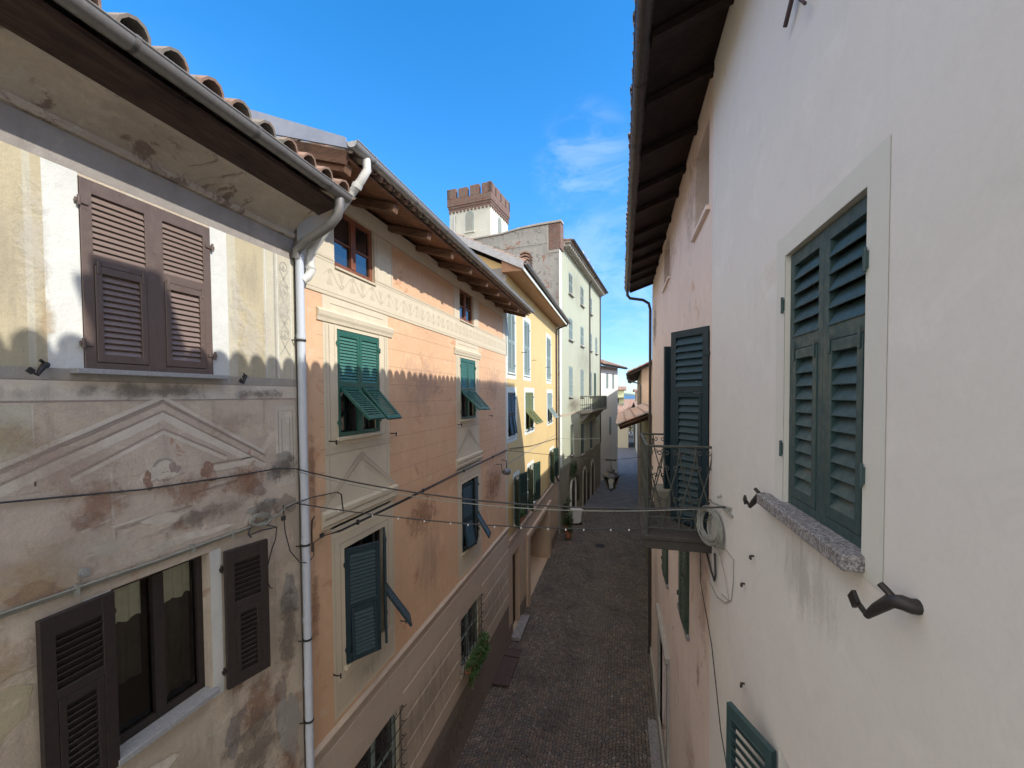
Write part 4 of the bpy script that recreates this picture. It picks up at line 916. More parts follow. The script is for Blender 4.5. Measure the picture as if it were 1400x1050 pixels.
wall_grid(w,MW[0]-.14,MW[1]+.15,8.22,9.985,holes,y=-.011,mi=2)
for i,(cx,cz,rx,rz,k) in enumerate(((-2.6,7.95,.5,.3,3),(-6.5,11.8,1.0,.9,5),(-9.5,11.8,1.8,.7,5),(-13.2,11.1,1.0,1.0,0),(-5.5,6.4,.4,.9,5),(-12.5,3.5,1.2,2,3),(-6.3,3.5,.8,.8,5),(-6.5,1.0,2.5,.9,0),(-5.8,5.3,.1,.3,1))): stain(w,cx,cz,rx,rz,.014+i*.0002,4+k)
rr=random.Random(9)
for (x_,z_,n_,dx_,dz_) in ((-4.80,11.25,7,-.03,-.09),(-4.3,7.1,6,.02,-.08),(-3.0,5.9,6,-.04,-.05),(-1.6,7.4,5,.05,-.06)):
    pts=[(x_,z_)]
    for k in range(n_): pts.append((pts[-1][0]+dx_+rr.uniform(-.03,.03),pts[-1][1]+dz_+rr.uniform(-.03,.03)))
    ribbon(w,pts,.005,.0125,3)
w.build('wall',mats,R1)
ww=window(R1,MW,dep=.20,back=True)
for side in (0,1):
    shutter(ww,'s',M['green_r'],MW[0]+.006 if not side else MW[1]-.006,.018,MW[2]+.006,.432,1.535,0,bool(side),split=.62,pitch=.078,sw=.055,top=.075,th=.042,bevel=.0025,hinges=False)
s=MB(); s.box(MW[0]-.22,MW[1]+.03,-.095,.12,8.245,8.316); s.build('sill',M['granite'],ww,bevel=.006)
for xx,dx in ((MW[0],-.035),(MW[1],.035)):
    for z in (8.62,9.52): 
        hg=MB(); e_=-.003 if dx<0 else .003; hg.box(min(xx+e_,xx+dx*.6),max(xx+e_,xx+dx*.6),-.022,-.009,z,z+.07); hg.tube([(xx+dx*.3,-.022,z-.015),(xx+dx*.3,-.022,z+.085)],.008,8)
        hg.build('hinge',M['green_r'],ww)
ww=window(R1,BD,dep=.18,rails=(.33,.66))
shutter(ww,'s',M['navy'],BD[1],-.02,BD[2]+.02,.56,2.42,40,True,split=.68,pitch=.085,sw=.08,th=.045,bevel=.003)
shutter(ww,'s',M['navy'],BD[0]-.02,-.02,BD[2]+.02,.42,2.30,70,False,split=.68,pitch=.085,sw=.08,th=.045,bevel=.003)
for A in (N1,N2): window(R1,A,dep=.22,frame=M['greyband'],rails=(),mull=False,sill=M['pinkwhite'],sill_out=.05,sill_h=.05,glass=M['doordark'])
for A in (V1,V2):
    ww=window(R1,A,dep=.18,sill=M['granite'],sill_out=.05,sill_h=.06)
    for side in (0,1): shutter(ww,'s',M['darkgreen'],A[0]+.005 if not side else A[1]-.005,-.04,A[2]+.01,(A[1]-A[0])/2-.01,A[3]-A[2]-.02,4,bool(side),split=0,pitch=.07,sw=.06)
ww=window(R1,BR,dep=.18,sill=M['granite'],sill_out=.06,sill_h=.06)
shutter(ww,'s',M['green_r'],BR[0],-.02,BR[2]+.02,.44,1.66,157,False,split=.6,pitch=.07,sw=.055,th=.042,bevel=.0025)
dd=MB(); dd.box(-11.2,-9.3,.34,.40,.18,3.1); dr=dd.build('door',M['doordark'],R1)
dd=MB(); dd.box(-11.45,-11.2,-.05,.06,.18,3.3); dd.box(-9.3,-9.05,-.05,.06,.18,3.3); dd.box(-11.2,-9.3,-.05,.06,3.1,3.3); dd.box(-11.45,-9.05,-.10,.06,3.3,3.42); dd.build('door_surround',M['greyband'],R1,bevel=.01)
dd=MB(); dd.box(-14.4,4,-.06,0,0,.55); dd.build('plinth',M['greyband'],R1,bevel=.01); 
dd=MB(); dd.box(-11.5,-9.0,-.30,-.06,0,.17); dd.build('doorstep',M['granite'],R1,bevel=.01)
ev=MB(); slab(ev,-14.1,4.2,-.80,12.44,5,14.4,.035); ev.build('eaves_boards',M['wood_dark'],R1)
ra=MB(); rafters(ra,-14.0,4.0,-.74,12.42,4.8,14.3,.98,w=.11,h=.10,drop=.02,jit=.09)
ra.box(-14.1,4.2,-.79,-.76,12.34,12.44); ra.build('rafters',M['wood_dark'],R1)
t=MB(); tiles(t,-14.15,4.2,-.85,12.43,5,14.5,n=8,pitch=.225,rx=.105,rz=.108,jit=.022); t.build('roof',M['tiles'],R1)
t=MB(); slab(t,-14.15,4.2,10.8,12.5,5,14.45,.05); t.build('back_roof',M['tiles'],R1)
gt=MB(); gutter(gt,-13.9,4.2,-.80,12.40,.075); gt.build('gutter',M['copper'],R1,smooth=True)
d=MB(); d.tube([(-13.85,-.80,12.34),(-13.85,-.80,12.22),(-13.95,-.72,12.14),(-14.15,-.3,12.1),(-14.25,-.12,12.0),(-14.27,-.07,11.8),(-14.27,-.07,4.2),(-14.27,-.07,.3)],.045,10)
d.build('downpipe',M['copper'],R1,smooth=True)
c=MB(); c.box(-1.52,-1.02,.50,1.0,12.7,14.25); c.box(-1.60,-.94,.42,1.08,13.95,14.03); c.build('chimney',M['brick'],R1)
stopper(R1,-1.705,8.262,1.0,1); stopper(R1,-3.15,8.29,1.0,1)
# small bracket above
m=MB(); m.tube([(-2.70,0,11.28),(-2.72,-.05,11.30),(-2.80,-.07,11.34)],.018,8); m.tube([(-2.72,-.05,11.30),(-2.62,-.07,11.16),(-2.55,-.06,11.06)],.008,6); m.tube([(-2.72,-.05,11.3),(-2.86,-.05,11.2)],.013,6); m.build('shutter_stop',M['rustplate'],R1)
for x,z in ((-3.5,7.75),(-3.73,7.43),(-3.71,6.6)):
    m=MB(); m.tube([(x,0,z),(x,-.035,z),(x+.05,-.05,z+.0)],.008,6); m.tube([(x,-.03,z-.03),(x,-.03,z)],.007,6); m.build('wall_hook',M['iron'],R1)
# balcony
bl=MB(); bl.box(-6.62,-5.0,-.74,0,7.20,7.31); bl.box(-6.64,-4.98,-.76,0,7.31,7.36)
bal=bl.build('balcony',M['darkstone'],R1,bevel=.008)
rl=MB(); yb=-.70; z0,z1=7.44,8.40; xa,xb=-6.58,-5.04
for z,r_ in ((z1,.016),(z0,.010),(z0+.13,.008)): rl.tube([(xa,0,z),(xa,yb,z),(xb,yb,z),(xb,0,z)],r_,6)
for x in (xa,xb): rl.tube([(x,yb,7.36),(x,yb,z1+.01)],.013,6)
def lattice(fn,L,n):
    p=L/n
    for i in range(n):
        a=i*p; m_=a+p/2; b_=a+p
        for s_ in (1,-1):
            # slender lozenges crossing at the middle of each bay
            pts=[(m_+s_*p*.5*math.cos(math.pi*t/16)*1.0,z0+(z1-z0)*t/16) for t in range(17)]
            rl.tube([fn(q[0],q[1]) for q in pts],.0085,5,cap=False)
            for zc in (z0+.33,):
                rl.tube([fn(m_+s_*(p*.28+p*.2*math.cos(t*.55)*(1-t/16)),zc+p*.24*math.sin(t*.55)*(1-t/16)) for t in range(13)],.007,5,cap=False)
            rl.tube([fn(m_+s_*(p*.27+p*.17*math.cos(-t*.55)*(1-t/16)),z1-.07+p*.2*math.sin(-t*.55)*(1-t/16)) for t in range(12)],.0062,5,cap=False)
            rl.tube([fn(m_+s_*(p*.27+p*.17*math.cos(t*.55)*(1-t/16)),z1-.26+p*.2*math.sin(t*.55)*(1-t/16)) for t in range(12)],.0062,5,cap=False)
        for zc in (z0+.065,): rl.tube([fn(m_+.05*math.cos(t*.524),zc+.05*math.sin(t*.524)) for t in range(13)],.0062,5,cap=False)
        rl.tube([fn(a,z0),fn(a,z0+.13)],.006,5)
lattice(lambda u,z:(xb,yb+u,z),.70,4); lattice(lambda u,z:(xa,yb+u,z),.70,4); lattice(lambda u,z:(xa+u,yb,z),xb-xa,8)
rl.build('railing',M['ironrail'],bal)
st=MB(); st.box(-6.52,-6.05,-.52,-.10,7.361,7.66); tag(put(st.build('grey_planter_box',M['greydark'],bevel=.015),R1),'empty grey stone box standing on the iron balcony of the pale house','planter')

# ================================================================== BUILDINGS FURTHER DOWN THE RIGHT SIDE
R2=thing('low_house','low olive plastered house whose tiled roof juts over the lane on dark beams','house',(1.35,0,0),-90)
w=MB(); hl=[(-20.2,-19.2,3.2,4.8),(-23.5,-22.5,3.2,4.8),(-21.9,-20.9,0,2.3)]
wall_grid(w,-28.9,-14.45,0,8.25,hl); reveals(w,hl,.2); shell(w,-28.9,-14.45,0,8.25,8); w.build('wall',M['olive'],R2)
for A in hl: window(R2,A,dep=.18,glass=M['glass'])
ev=MB(); slab(ev,-26.5,-17.6,-1.46,7.70,4,9.9,.05); rafters(ev,-26.4,-17.7,-1.44,7.68,3.9,9.8,.7,w=.12,h=.14); ev.build('eaves_boards',M['wood'],R2)
t=MB(); tiles(t,-26.5,-17.5,-1.5,7.72,4,9.98,n=5); t.build('roof',M['tiles'],R2)
t=MB(); slab(t,-28.9,-17.6,8,8.3,4,9.9,.05); slab(t,-28.9,-26.5,-.3,8.3,4,9.9,.05); slab(t,-17.6,-14.45,-.3,8.3,4,9.6,.05); slab(t,-17.6,-14.45,8,8.3,4,9.6,.05); t.build('back_roof',M['tiles'],R2)
R3=thing('peach_house','peach plastered house with curved gutter pipe beyond the low tiled roof','house',(1.35,29,0),-91.3)
w=MB(); hl=[(-3.0,-2.2,7.2,8.9),(-7.5,-6.6,7.2,8.9),(-12,-11,7.2,8.9),(-5,-4,0,2.5)]
wall_grid(w,-21,0,0,10.9,hl); reveals(w,hl,.2); shell(w,-21,0,0,10.9,9); w.build('wall',M['peach'],R3)
for A in hl: window(R3,A,dep=.18)
w=MB(); w.extr([(0,10.9),(9,10.9),(4.5,12.6)],-.2,0); w.build('gable',M['peach'],R3)
ev=MB(); slab(ev,-21.5,.6,-.88,10.42,4.5,12.9,.12); slab(ev,-21.5,.6,9.9,10.5,4.5,12.9,.12); ev.build('eaves_boards',M['wood_dark'],R3)
t=MB(); tiles(t,-21.5,.65,-.9,10.46,4.5,12.95,n=4,pitch=.27,rx=.115); t.build('roof',M['tiles_far'],R3)
gt=MB(); gutter(gt,-21.5,.6,-.96,10.45,.075); gt.build('gutter',M['copper'],R3)
d=MB(); d.tube([(.3,-.94,10.4),(.3,-.94,10.1),(.25,-.7,9.9),(.12,-.1,9.75),(.1,-.06,9.5),(.1,-.06,6)],.05,8); d.build('downpipe',M['copper'],R3,smooth=True)
def farhouse(name,label,x0,x1,y0,y1,h_,wm,roofh,rows,head=0,over=.5):
    t_=thing(name,label,'house',(x0,y0,0),head)
    W_,D_=x1-x0,y1-y0; w=MB(); w.box(0,W_,0,D_,0,h_); w.build('wall',M[wm],t_)
    r=MB(); r.extr([(-over,h_-.1),(D_/2,h_+roofh),(D_+over,h_-.1),(D_+over,h_+.05),(D_/2,h_+roofh+.18),(-over,h_+.05)],-over,W_+over); r.build('roof',M['tiles_far'],t_)
    r=MB()
    for z in rows:
        x=.6
        while x<W_-1: r=MB(); r.box(x,x+.9,-.04,.0,z,z+1.4); r.build('window',M['darkgreen'],t_); x+=2.2
    return t_
H1=farhouse('lime_house','small lime green house with balconies far down the lane',-1.9,.6,88,98,10.1,'palegreen',.6,(4,6.8),0)
b=MB(); b.box(.2,2.4,-.9,0,6.4,6.6); b.box(.2,2.4,-.9,-.8,6.6,7.3); b.box(.2,2.4,-.9,0,8.4,8.55); b.build('balcony',M['greyband'],H1)
farhouse('beige_row_house','long beige row house on the right side of the lane beyond the peach house',2.35,9,51,83,6.6,'bcream2',1.2,(),0,.4)
farhouse('small_peach_house','small peach house with dark windows beside the distant sea view',3.0,5.5,84,94,9.75,'peach',.3,(4,6.6),0)
farhouse('red_roofed_house','low house with a broad red roof closing the far end of the lane',-1.0,6.5,108,120,6.0,'bcream',1.7,(3.2,),0)
farhouse('brown_roofed_shed','low shed with a brown tiled roof in front of the lime green house',-1.6,1.2,72,80,5.6,'bcream2',1.3,(),0)
wl=MB(); wl.box(-1.2,5,99,99.5,0,3.2); 
hb=MB()
for i in range(9): leaves(hb,-.6+i*.55,97,1.8+.6*math.sin(i*2.1),.6,.8,1.5,260,.16,seed=200+i)
hd_=thing('hedge','dark green bushy hedge across the far end of the lane','hedge',(0,0,0)); hb.build('foliage',M['leaf2'],hd_)
tr=MB()
for i in range(9): tr.tube([(-.6+i*.55,97,0),(-.6+i*.55,97,1.6)],.05,5)
tr.build('stem',M['wood_dark'],hd_)
hl_=MB()
vs=[];fs=[]
nx,ny=60,4
for j in range(ny):
    for i in range(nx):
        x=-5000+10000*i/(nx-1); env=(0,1,1,0)[j]; z=-15+env*(70+60*math.sin(i*.5)+35*math.sin(i*1.7+1)+18*math.sin(i*3.1))*.5
        vs.append((x,9000+j*900,z))
for j in range(ny-1):
    for i in range(nx-1): fs.append((j*nx+i,j*nx+i+1,(j+1)*nx+i+1,(j+1)*nx+i))
hl_.add(vs,fs)
def hillm():
    m,nt,b=newmat('far_hills'); v=coords(nt); n=noise(nt,v,.004,5,.6); nt.links.new(mix(nt,ramp(nt,n,.35,.65),(.06,.11,.13),(.10,.15,.16)),b.inputs['Base Color']); b.inputs['Roughness'].default_value=1; return m
structure(hl_.build('hills',hillm(),smooth=True))

# ================================================================== STREET THINGS
BIN=thing('wheelie_bin','pale grey wheelie bin standing by the arched doorway of the tall house','bin',(-3.0,28.6,0.0),-75)
m=MB(); m.extr([(-.30,.12),(-.34,1.0),(.34,1.0),(.26,.12)],-.27,.27); m.build('body',M['plastic'],BIN,bevel=.02)
m=MB(); m.extr([(-.38,1.0),(-.36,1.06),(0,1.13),(.34,1.10),(.40,1.02),(.38,1.0)],-.30,.30); m.build('lid',M['plastic'],BIN,bevel=.012)
for x in (-.26,.26):
    m=MB(); m.tube([(x-.035,.24,.11),(x+.035,.24,.11)],.11,14); m.build('wheel',M['iron'],BIN)
m=MB(); m.tube([(-.2,.42,1.02),(.2,.42,1.02)],.018,8); m.build('handle',M['plastic'],BIN)
m=MB(); m.lathe([(.0,.045),(.30,.045),(.31,.04),(.31,.0)],24)
for i in range(-3,4): m.box(-.22,.22,i*.07-.012,i*.07+.012,.044,.052)
mc=tag(m.build('manhole_cover',M['iron']),'dark round iron manhole cover set in the middle of the cobbles','manhole cover'); mc.location=(-1.2,24.7,-.005)
m=MB(); m.box(-.27,.27,-.85,.5,.02,.055); m.box(-.26,.26,.54,1.0,.025,.065); ht=tag(m.build('cellar_hatch',M['rustplate'],bevel=.006),'dark reddish metal cellar hatch lying flush against the orange house','hatch'); ht.location=(-3.62,12.75,.03); ht.rotation_euler=(0,0,R(1))
for i,(px,py,hh,lab,pot) in enumerate(((-3.45,26.9,1.9,'tall dark shrub in a terracotta pot left of the arched door','terracotta'),(-3.2,25.6,1.3,'low spreading shrub in a pot at the corner of the yellow house','terracotta'))):
    pt=thing('potted_shrub',lab,'potted plant',(px,py,0.02)); q=MB(); q.lathe([(.14,0),(.17,.02),(.21,.36),(.24,.37),(.24,.42),(.20,.42),(.19,.36),(.0,.36)],16); q.build('pot',M[pot],pt)
    q=MB(); q.tube([(0,0,.3),(.03,.02,hh*.6),(0,.05,hh*.85)],.025,6); q.tube([(.02,0,.6),(.18,.05,hh*.7)],.015,5); q.tube([(.02,0,.7),(-.15,-.06,hh*.8)],.015,5); q.build('stem',M['wood_dark'],pt)
    q=MB()
    for k in range(7): leaves(q,random.uniform(-.2,.2),random.uniform(-.2,.2),.6+(hh-.5)*k/6,.22,.22,.22,150,.055,seed=300+10*i+k)
    q.build('foliage',M['leaf2'],pt)
# hanging plants on the tall house above its arched door
q=MB()
for k in range(8): leaves(q,2.6+k*.2,-.15,3.6+.35*math.sin(k*1.3),.3,.15,.55,120,.07,seed=400+k)
cr=tag(q.build('climbing_plant',M['leaf2']),'dark climbing plant hanging over the first arched doorway of the tall house','plant'); cr.location=B4.location; cr.rotation_euler=B4.rotation_euler

# lantern on its span wire
LT=thing('hanging_lantern','black iron lantern hanging from a wire over the middle of the street','street lamp',(-.31,13.5,5.88))
m=MB(); m.lathe([(.02,0),(.035,.03),(.02,.05),(.06,.07),(.13,.085),(.135,.10),(.13,.105)],6); m.lathe([(.25,.50),(.27,.505),(.27,.52),(.23,.55),(.14,.62),(.11,.64),(.11,.67),(.135,.68),(.07,.74),(.02,.76),(.02,.80)],6)
for k in range(6):
    a=math.pi*2*k/6; c_,s_=math.cos(a),math.sin(a); m.tube([(.13*c_,.13*s_,.10),(.25*c_,.25*s_,.51)],.011,5); m.tube([(.25*c_,.25*s_,.52),(.30*c_,.30*s_,.55),(.29*c_,.29*s_,.585)],.008,5)
m.tube([(.03*math.cos(t*.5),0,.83+.035*math.sin(t*.5)) for t in range(14)],.008,5); m.tube([(0,0,.86),(0,0,1.05)],.008,5); m.box(-.17,.17,-.02,.02,1.0,1.06)
m.build('iron_frame',M['iron'],LT)
m=MB(); m.lathe([(.118,.105),(.24,.50)],6); m.build('glass_panes',M['clear'],LT)
m=MB(); m.lathe([(.03,.22),(.05,.27),(.06,.33),(.05,.39),(.025,.43),(.025,.50)],12); m.build('bulb',M['bulb'],LT,smooth=True)

def cable(name,label,pts,r,mat,cat='cable',n=6,bulbs=None,group='cables strung across the street'):
    m=MB(); m.tube(pts,r,n); o=m.build(name,M[mat],None,smooth=True); tag(o,label,cat,group)
    if bulbs:
        for i in bulbs:
            p=pts[i]; q=MB(); q.lathe([(.003,-.026),(.009,-.022),(.010,-.012),(.008,.0),(.004,.006)],8); b=q.build('clip',M['bulb'],o); b.location=p
    return o
cable('span_wire','thin wire across the street that carries the hanging lantern',sag((-3.88,13.85,7.08),(-.31,13.5,6.92),.02,10)+sag((-.31,13.5,6.92),(1.0,14.1,7.0),.01,6)[1:],.008,'cable')
cable('street_cable','upper dark cable crossing from the stucco house to the coil on the pale house',sag((-3.86,4.16,8.12),(.96,4.25,7.93),.17,30),.0085,'cable')
cable('street_cable','thin pale cable just below the upper dark one across the street',sag((-3.86,4.16,8.09),(.97,4.30,7.915),.20,30),.005,'cablegrey')
cable('clip_cable','lower cable with small white clips strung across the street to the balcony',sag((-3.86,4.14,7.70),(.30,5.05,7.42),.10,40),.0075,'cable',bulbs=[5,9,12,15,18,20,23,26,29,31,33,36,38])
cable('lane_cable','white cable stretched across the lane between the yellow house and the houses beyond',sag((-3.75,26.1,6.25),(-1.2,27.2,6.2),.05,12),.012,'cablegrey')
cable('facade_cable','upper cable clipped along the stucco house above the faded head',[(-3.885,-1.5,8.46),(-3.885,.5,8.40),(-3.88,1.7,8.33),(-3.88,2.5,8.235),(-3.88,3.3,8.19),(-3.87,3.9,8.17),(-3.86,4.16,8.12)],.0075,'cable')
cb=MB()
for k in range(3): cb.tube([(-3.885+.012*k,-1.5,7.56+.014*k),(-3.885+.012*k,1.7,7.585+.012*k+.01*math.sin(k)),(-3.885+.012*k,2.6,7.575+.014*k),(-3.885+.014*k,3.43,7.58+.014*k),(-3.875,3.62,7.60),(-3.87,3.9,7.63),(-3.865,4.0,7.70),(-3.86,4.14,7.71)],.008,6)
for y in (0.4,2.05,2.9,3.3): cb.box(-3.9,-3.855,y-.012,y+.012,7.555,7.63)
tag(cb.build('cable_bundle',M['cablegrey']),'grey cable bundle running above the lower brown window of the stucco house','cable')
c2=MB(); c2.tube([(-3.87,3.96,7.72),(-3.86,3.97,7.4),(-3.84,4.02,7.15),(-3.80,4.12,6.98),(-3.79,4.25,6.92),(-3.80,4.36,6.97),(-3.87,4.44,7.1),(-3.86,4.62,7.14)],.007,6); c2.tube([(-3.86,3.98,7.68),(-3.78,4.1,7.73),(-3.78,4.3,7.73),(-3.87,4.45,7.70),(-3.87,4.9,7.66)],.007,6)
c2.tube([(-3.86,4.4,7.0),(-3.86,4.40,7.25),(-3.87,4.42,7.4),(-3.87,4.47,7.44)],.009,6); c2.tube([(-3.86,4.9,7.66),(-3.83,4.95,7.62),(-3.83,4.98,7.40),(-3.85,5.0,7.34)],.010,6)
c2.box(-3.89,-3.86,3.945,3.985,7.54,7.59); c2.box(-3.89,-3.86,4.58,4.63,7.12,7.17)
tag(c2.build('cable_loop',M['cable']),'black cables looping round the grey downpipe between the two left houses','cable')
c3=MB(); c3.tube([(-3.86,3.5,7.60),(-3.84,3.46,7.55),(-3.83,3.48,7.50)],.010,6); c3.tube([(-3.87,3.72,7.56),(-3.85,3.84,7.50),(-3.86,3.83,7.36),(-3.87,3.78,7.25),(-3.87,3.72,7.08),(-3.87,3.71,6.93),(-3.88,3.76,6.82),(-3.89,3.80,6.80)],.006,6); c3.tube([(-3.84,3.46,7.53),(-3.82,3.6,7.54),(-3.85,3.84,7.50)],.008,6)
tag(c3.build('hanging_wire',M['cable']),'black wire drooping beside the right shutter of the lower brown window','wire')
c4=MB()
rnd=random.Random(5)
def coil(m,c,ax1,ax2,r1,r2,turns,r,jit=.02,off=(0,0,0)):
    for k in range(turns):
        a1=r1*rnd.uniform(.82,1.08); a2=r2*rnd.uniform(.85,1.07); dx=[rnd.uniform(-jit,jit) for _ in range(3)]
        m.tube([tuple(c[i]+dx[i]+a1*math.cos(t*math.pi/12)*ax1[i]+a2*math.sin(t*math.pi/12)*ax2[i] for i in range(3)) for t in range(25)],r,5,cap=False)
coil(c4,(-3.86,3.64,7.64),(0,1,-.2),(0,.15,1),.13,.065,7,.008,.012)
tag(c4.build('cable_coil',M['cablegrey']),'small oval coil of grey cable on the stucco house beside the downpipe','cable coil')
# bundle on the orange house
c5=MB()
for k in range(4): c5.tube([(-3.865+.008*k,4.62,7.14),(-3.83+.01*k,4.9,7.10+.012*k),(-3.82+.008*k,6.5,7.09+.016*k),(-3.82,9,7.10+.017*k),(-3.82,11.5,7.09+.016*k),(-3.85,13.7,7.08+.014*k)],.0058,6)
for y in (5.3,7.4,9.6,12): c5.box(-3.84,-3.80,y-.01,y+.01,7.08,7.155)
tag(c5.build('cable_bundle',M['cable']),'dark cable bundle running the length of the orange house below its string course','cable')
c6=MB(); c6.tube([(-3.87,14.1,7.1),(-3.87,18,6.75),(-3.87,25,6.35),(-3.8,26.1,6.25)],.012,5); tag(c6.build('facade_cable',M['cable']),'thin cable running across the yellow house below its middle windows','cable')
# coil on the pale house
c7=MB(); coil(c7,(.91,4.74,7.60),(-.15,1,0),(.1,.05,1),.31,.17,18,.006,.022); coil(c7,(.93,4.58,7.60),(-.1,1,0),(.05,.0,1),.20,.15,7,.006,.025)
c7.tube([(.985,4.15,7.94),(.95,4.4,7.90),(.93,4.7,7.86)],.012,6); c7.tube([(.985,4.1,7.88),(.95,4.35,7.90),(.93,4.7,7.86)],.01,6); c7.tube([(1.0,4.55,7.97),(.95,4.55,7.95)],.015,6)
tag(c7.build('cable_coil',M['cablegrey']),'big loose coil of grey cable hung on the pale house beside the iron balcony','cable coil')
c8=MB(); c8.tube([(.96,5.3,7.30),(.965,5.1,7.15),(.965,4.9,7.05),(.97,4.75,7.0),(.97,4.7,7.08),(.97,4.75,7.3)],.011,6); c8.tube([(.97,5.6,7.2),(.98,5.58,6.6),(.985,5.3,6.4),(.985,4.95,6.19),(.985,4.7,5.85),(.985,4.5,5.57),(.985,4.25,5.42),(.985,4.1,5.2),(.985,4.0,4.0)],.005,5)
tag(c8.build('hanging_wire',M['cable']),'thin wire trailing down the pale house below the cable coil','wire')
c9=MB(); c9.tube([(.97,4.6,7.42),(.98,4.3,7.5),(.985,4.05,7.50),(.985,4.06,7.3),(.985,4.12,7.1),(.985,4.35,6.96),(.985,4.7,6.85),(.985,5.05,6.85)],.004,5); c9.tube([(.97,4.6,7.42),(.98,4.3,7.2),(.985,4.2,7.05),(.985,4.5,6.98)],.0035,5)
tag(c9.build('looping_wire',M['cablegrey']),'fine grey wire making a wide loop on the pale wall below the coil','wire')
# floodlight on the orange house corner
FL=thing('wall_floodlight','small floodlight on an iron bracket at the far corner of the orange house','lamp',(-3.9,12.9,6.5),90)
m=MB(); m.tube([(-.35,0,.30),(-.30,-.18,.30),(-.28,-.20,.02),(-.1,-.22,0)],.014,6); m.tube([(.30,0,.35),(.28,-.18,.32),(.25,-.20,.05),(.1,-.22,0)],.014,6); m.build('bracket',M['iron'],FL)
m=MB(); m.tube([(-.13,-.22,0),(0,-.24,0),(.10,-.27,-.01),(.16,-.30,-.02)],0,14,radii=[.07,.11,.12,.10]); m.build('housing',M['zinc'],FL,smooth=True)
m=MB(); m.tube([(.161,-.30,-.02),(.175,-.305,-.022)],.092,14); m.build('lens',M['bulb'],FL)
# aerial
AN=thing('tv_antenna','grey television aerial standing on the roof of the orange house','antenna',(-7.4,8.0,12.7))
m=MB(); m.tube([(-.25,0,-.4),(-.25,0,2.4)],.018,6); m.build('mast',M['zinc'],AN)
m=MB(); m.T=Matrix.Translation((0,0,1.35)); m.tube([(-.25,-.1,1.03),(.85,.1,.96)],.012,5)
for k in range(9): x=-.1+k*.11; m.tube([(x-.02,.02*k-.13,1.0),(x+.02,.02*k+.05,1.0)],.005,4); m.tube([(x,.02*k-.05,.93),(x,.02*k-.05,1.06)],.006,4)
m.tube([(-.25,-.1,.85),(-.2,-.1,1.2)],.009,4); m.tube([(-.22,-.25,.9),(-.22,.1,1.15)],.009,4); m.tube([(-.28,-.15,1.0),(-.18,-.05,1.06)],.035,6); m.build('aerial_head',M['zinc'],AN)

# ================================================================== LIGHT, SKY, CAMERA
sd=Vector((-1,.22,-.77)).normalized()
sl=bpy.data.lights.new('sun','SUN'); sl.energy=2.1; sl.angle=R(.5); sl.color=(1,.93,.82)
so=bpy.data.objects.new('sun',sl); col.objects.link(so); so.rotation_euler=sd.to_track_quat('-Z','Y').to_euler()
wd=bpy.data.worlds.new('World'); scene.world=wd; wd.use_nodes=True; nt=wd.node_tree
bg=nt.nodes['Background']; sk=nt.nodes.new('ShaderNodeTexSky'); sk.sky_type='NISHITA'; sk.sun_disc=False
sk.sun_elevation=math.asin(-sd.z); sk.sun_rotation=math.atan2(-sd.x,-sd.y); sk.air_density=1.0; sk.dust_density=.3; sk.ozone_density=2.2; sk.altitude=200
tc=nt.nodes.new('ShaderNodeTexCoord'); mp=nt.nodes.new('ShaderNodeMapping'); mp.inputs['Scale'].default_value=(1.6,1.6,4.2); nt.links.new(tc.outputs['Generated'],mp.inputs['Vector'])
cn=noise(nt,mp.outputs['Vector'],1.9,8,.58,.35); cm=ramp(nt,cn,.56,.80,0,.08)
sp=nt.nodes.new('ShaderNodeSeparateXYZ'); nt.links.new(tc.outputs['Generated'],sp.inputs[0])
cm=mul(nt,cm,ramp(nt,sp.outputs[2],.62,.15,0,1))
hs=nt.nodes.new('ShaderNodeHueSaturation'); hs.inputs['Saturation'].default_value=1.38; hs.inputs['Value'].default_value=1.0; nt.links.new(sk.outputs[0],hs.inputs['Color'])
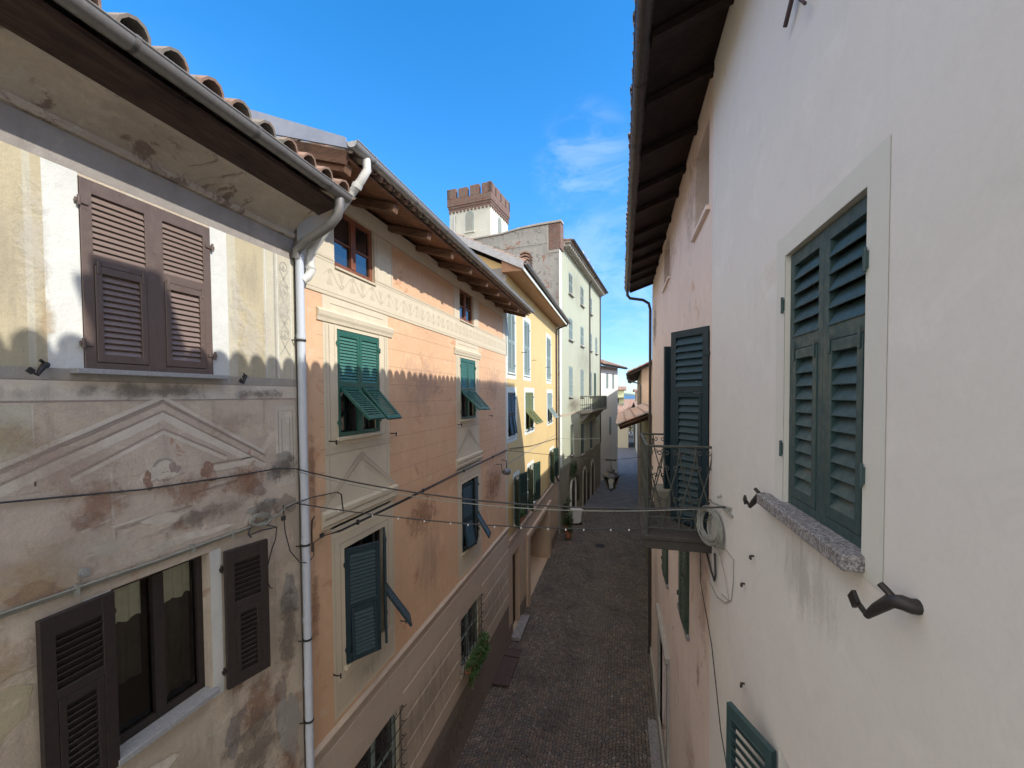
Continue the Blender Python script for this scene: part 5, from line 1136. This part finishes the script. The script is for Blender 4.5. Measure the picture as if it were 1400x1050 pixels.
for dx,dy,dz,lo,hi,amt,sc in ((-.075,.873,.481,.9925,.9995,.085,7.),(-.02,.965,.26,.972,.999,.08,5.),(.02,.985,.12,.985,.999,.07,6.)):
    vd=nt.nodes.new('ShaderNodeVectorMath'); vd.operation='DOT_PRODUCT'; vd.inputs[1].default_value=Vector((dx,dy,dz)).normalized(); nt.links.new(tc.outputs['Generated'],vd.inputs[0])
    wn=ramp(nt,noise(nt,mp.outputs['Vector'],sc*.6,8,.62,.8),.36,.68); cm=mul(nt,cm,mul(nt,ramp(nt,vd.outputs['Value'],lo,hi,0,amt),wn),'MAXIMUM')
# unseen bright cloud added overhead and behind the viewer for neutral fill
fz=ramp(nt,sp.outputs[2],.76,.86); fb_=ramp(nt,sp.outputs[1],-.12,-.35); fm=mul(nt,fz,fb_,'MAXIMUM')
cn2=noise(nt,tc.outputs['Generated'],2.6,7,.6,.4); cm=mul(nt,cm,mul(nt,fm,ramp(nt,cn2,.36,.52,0,.95)),'MAXIMUM')
c=mix(nt,cm,mix(nt,ramp(nt,sp.outputs[2],.0,.5,.9,0),hs.outputs[0],(.36,.50,.74),'MULTIPLY'),(7.5,6.9,6.3)); nt.links.new(c,bg.inputs['Color']); bg.inputs['Strength'].default_value=.15

cam=bpy.data.cameras.new('camera'); co=bpy.data.objects.new('camera',cam); col.objects.link(co); scene.camera=co
cam.sensor_width=36; cam.lens=560/1400*36; cam.clip_start=.05; cam.clip_end=40000
cam.shift_y=(556.68-525)/1400
yaw,pit,rol=R(-14.9048),R(-1.6),R(-.4)
f=Vector((math.sin(yaw)*math.cos(pit),math.cos(yaw)*math.cos(pit),math.sin(pit))); rt=Vector((math.cos(yaw),-math.sin(yaw),0)); up=rt.cross(f)
Rr=math.cos(rol)*rt+math.sin(rol)*up; U=-math.sin(rol)*rt+math.cos(rol)*up
mm=Matrix((Rr,U,-f)).transposed().to_4x4(); mm.translation=Vector((0,0,9)); co.matrix_world=mm
scene.render.engine='CYCLES'
scene.cycles.max_bounces=8; scene.cycles.diffuse_bounces=4; scene.cycles.transparent_max_bounces=8
vs_=scene.view_settings; vs_.view_transform='Standard'; vs_.look='None'; vs_.gamma=1; vs_.exposure=1.25
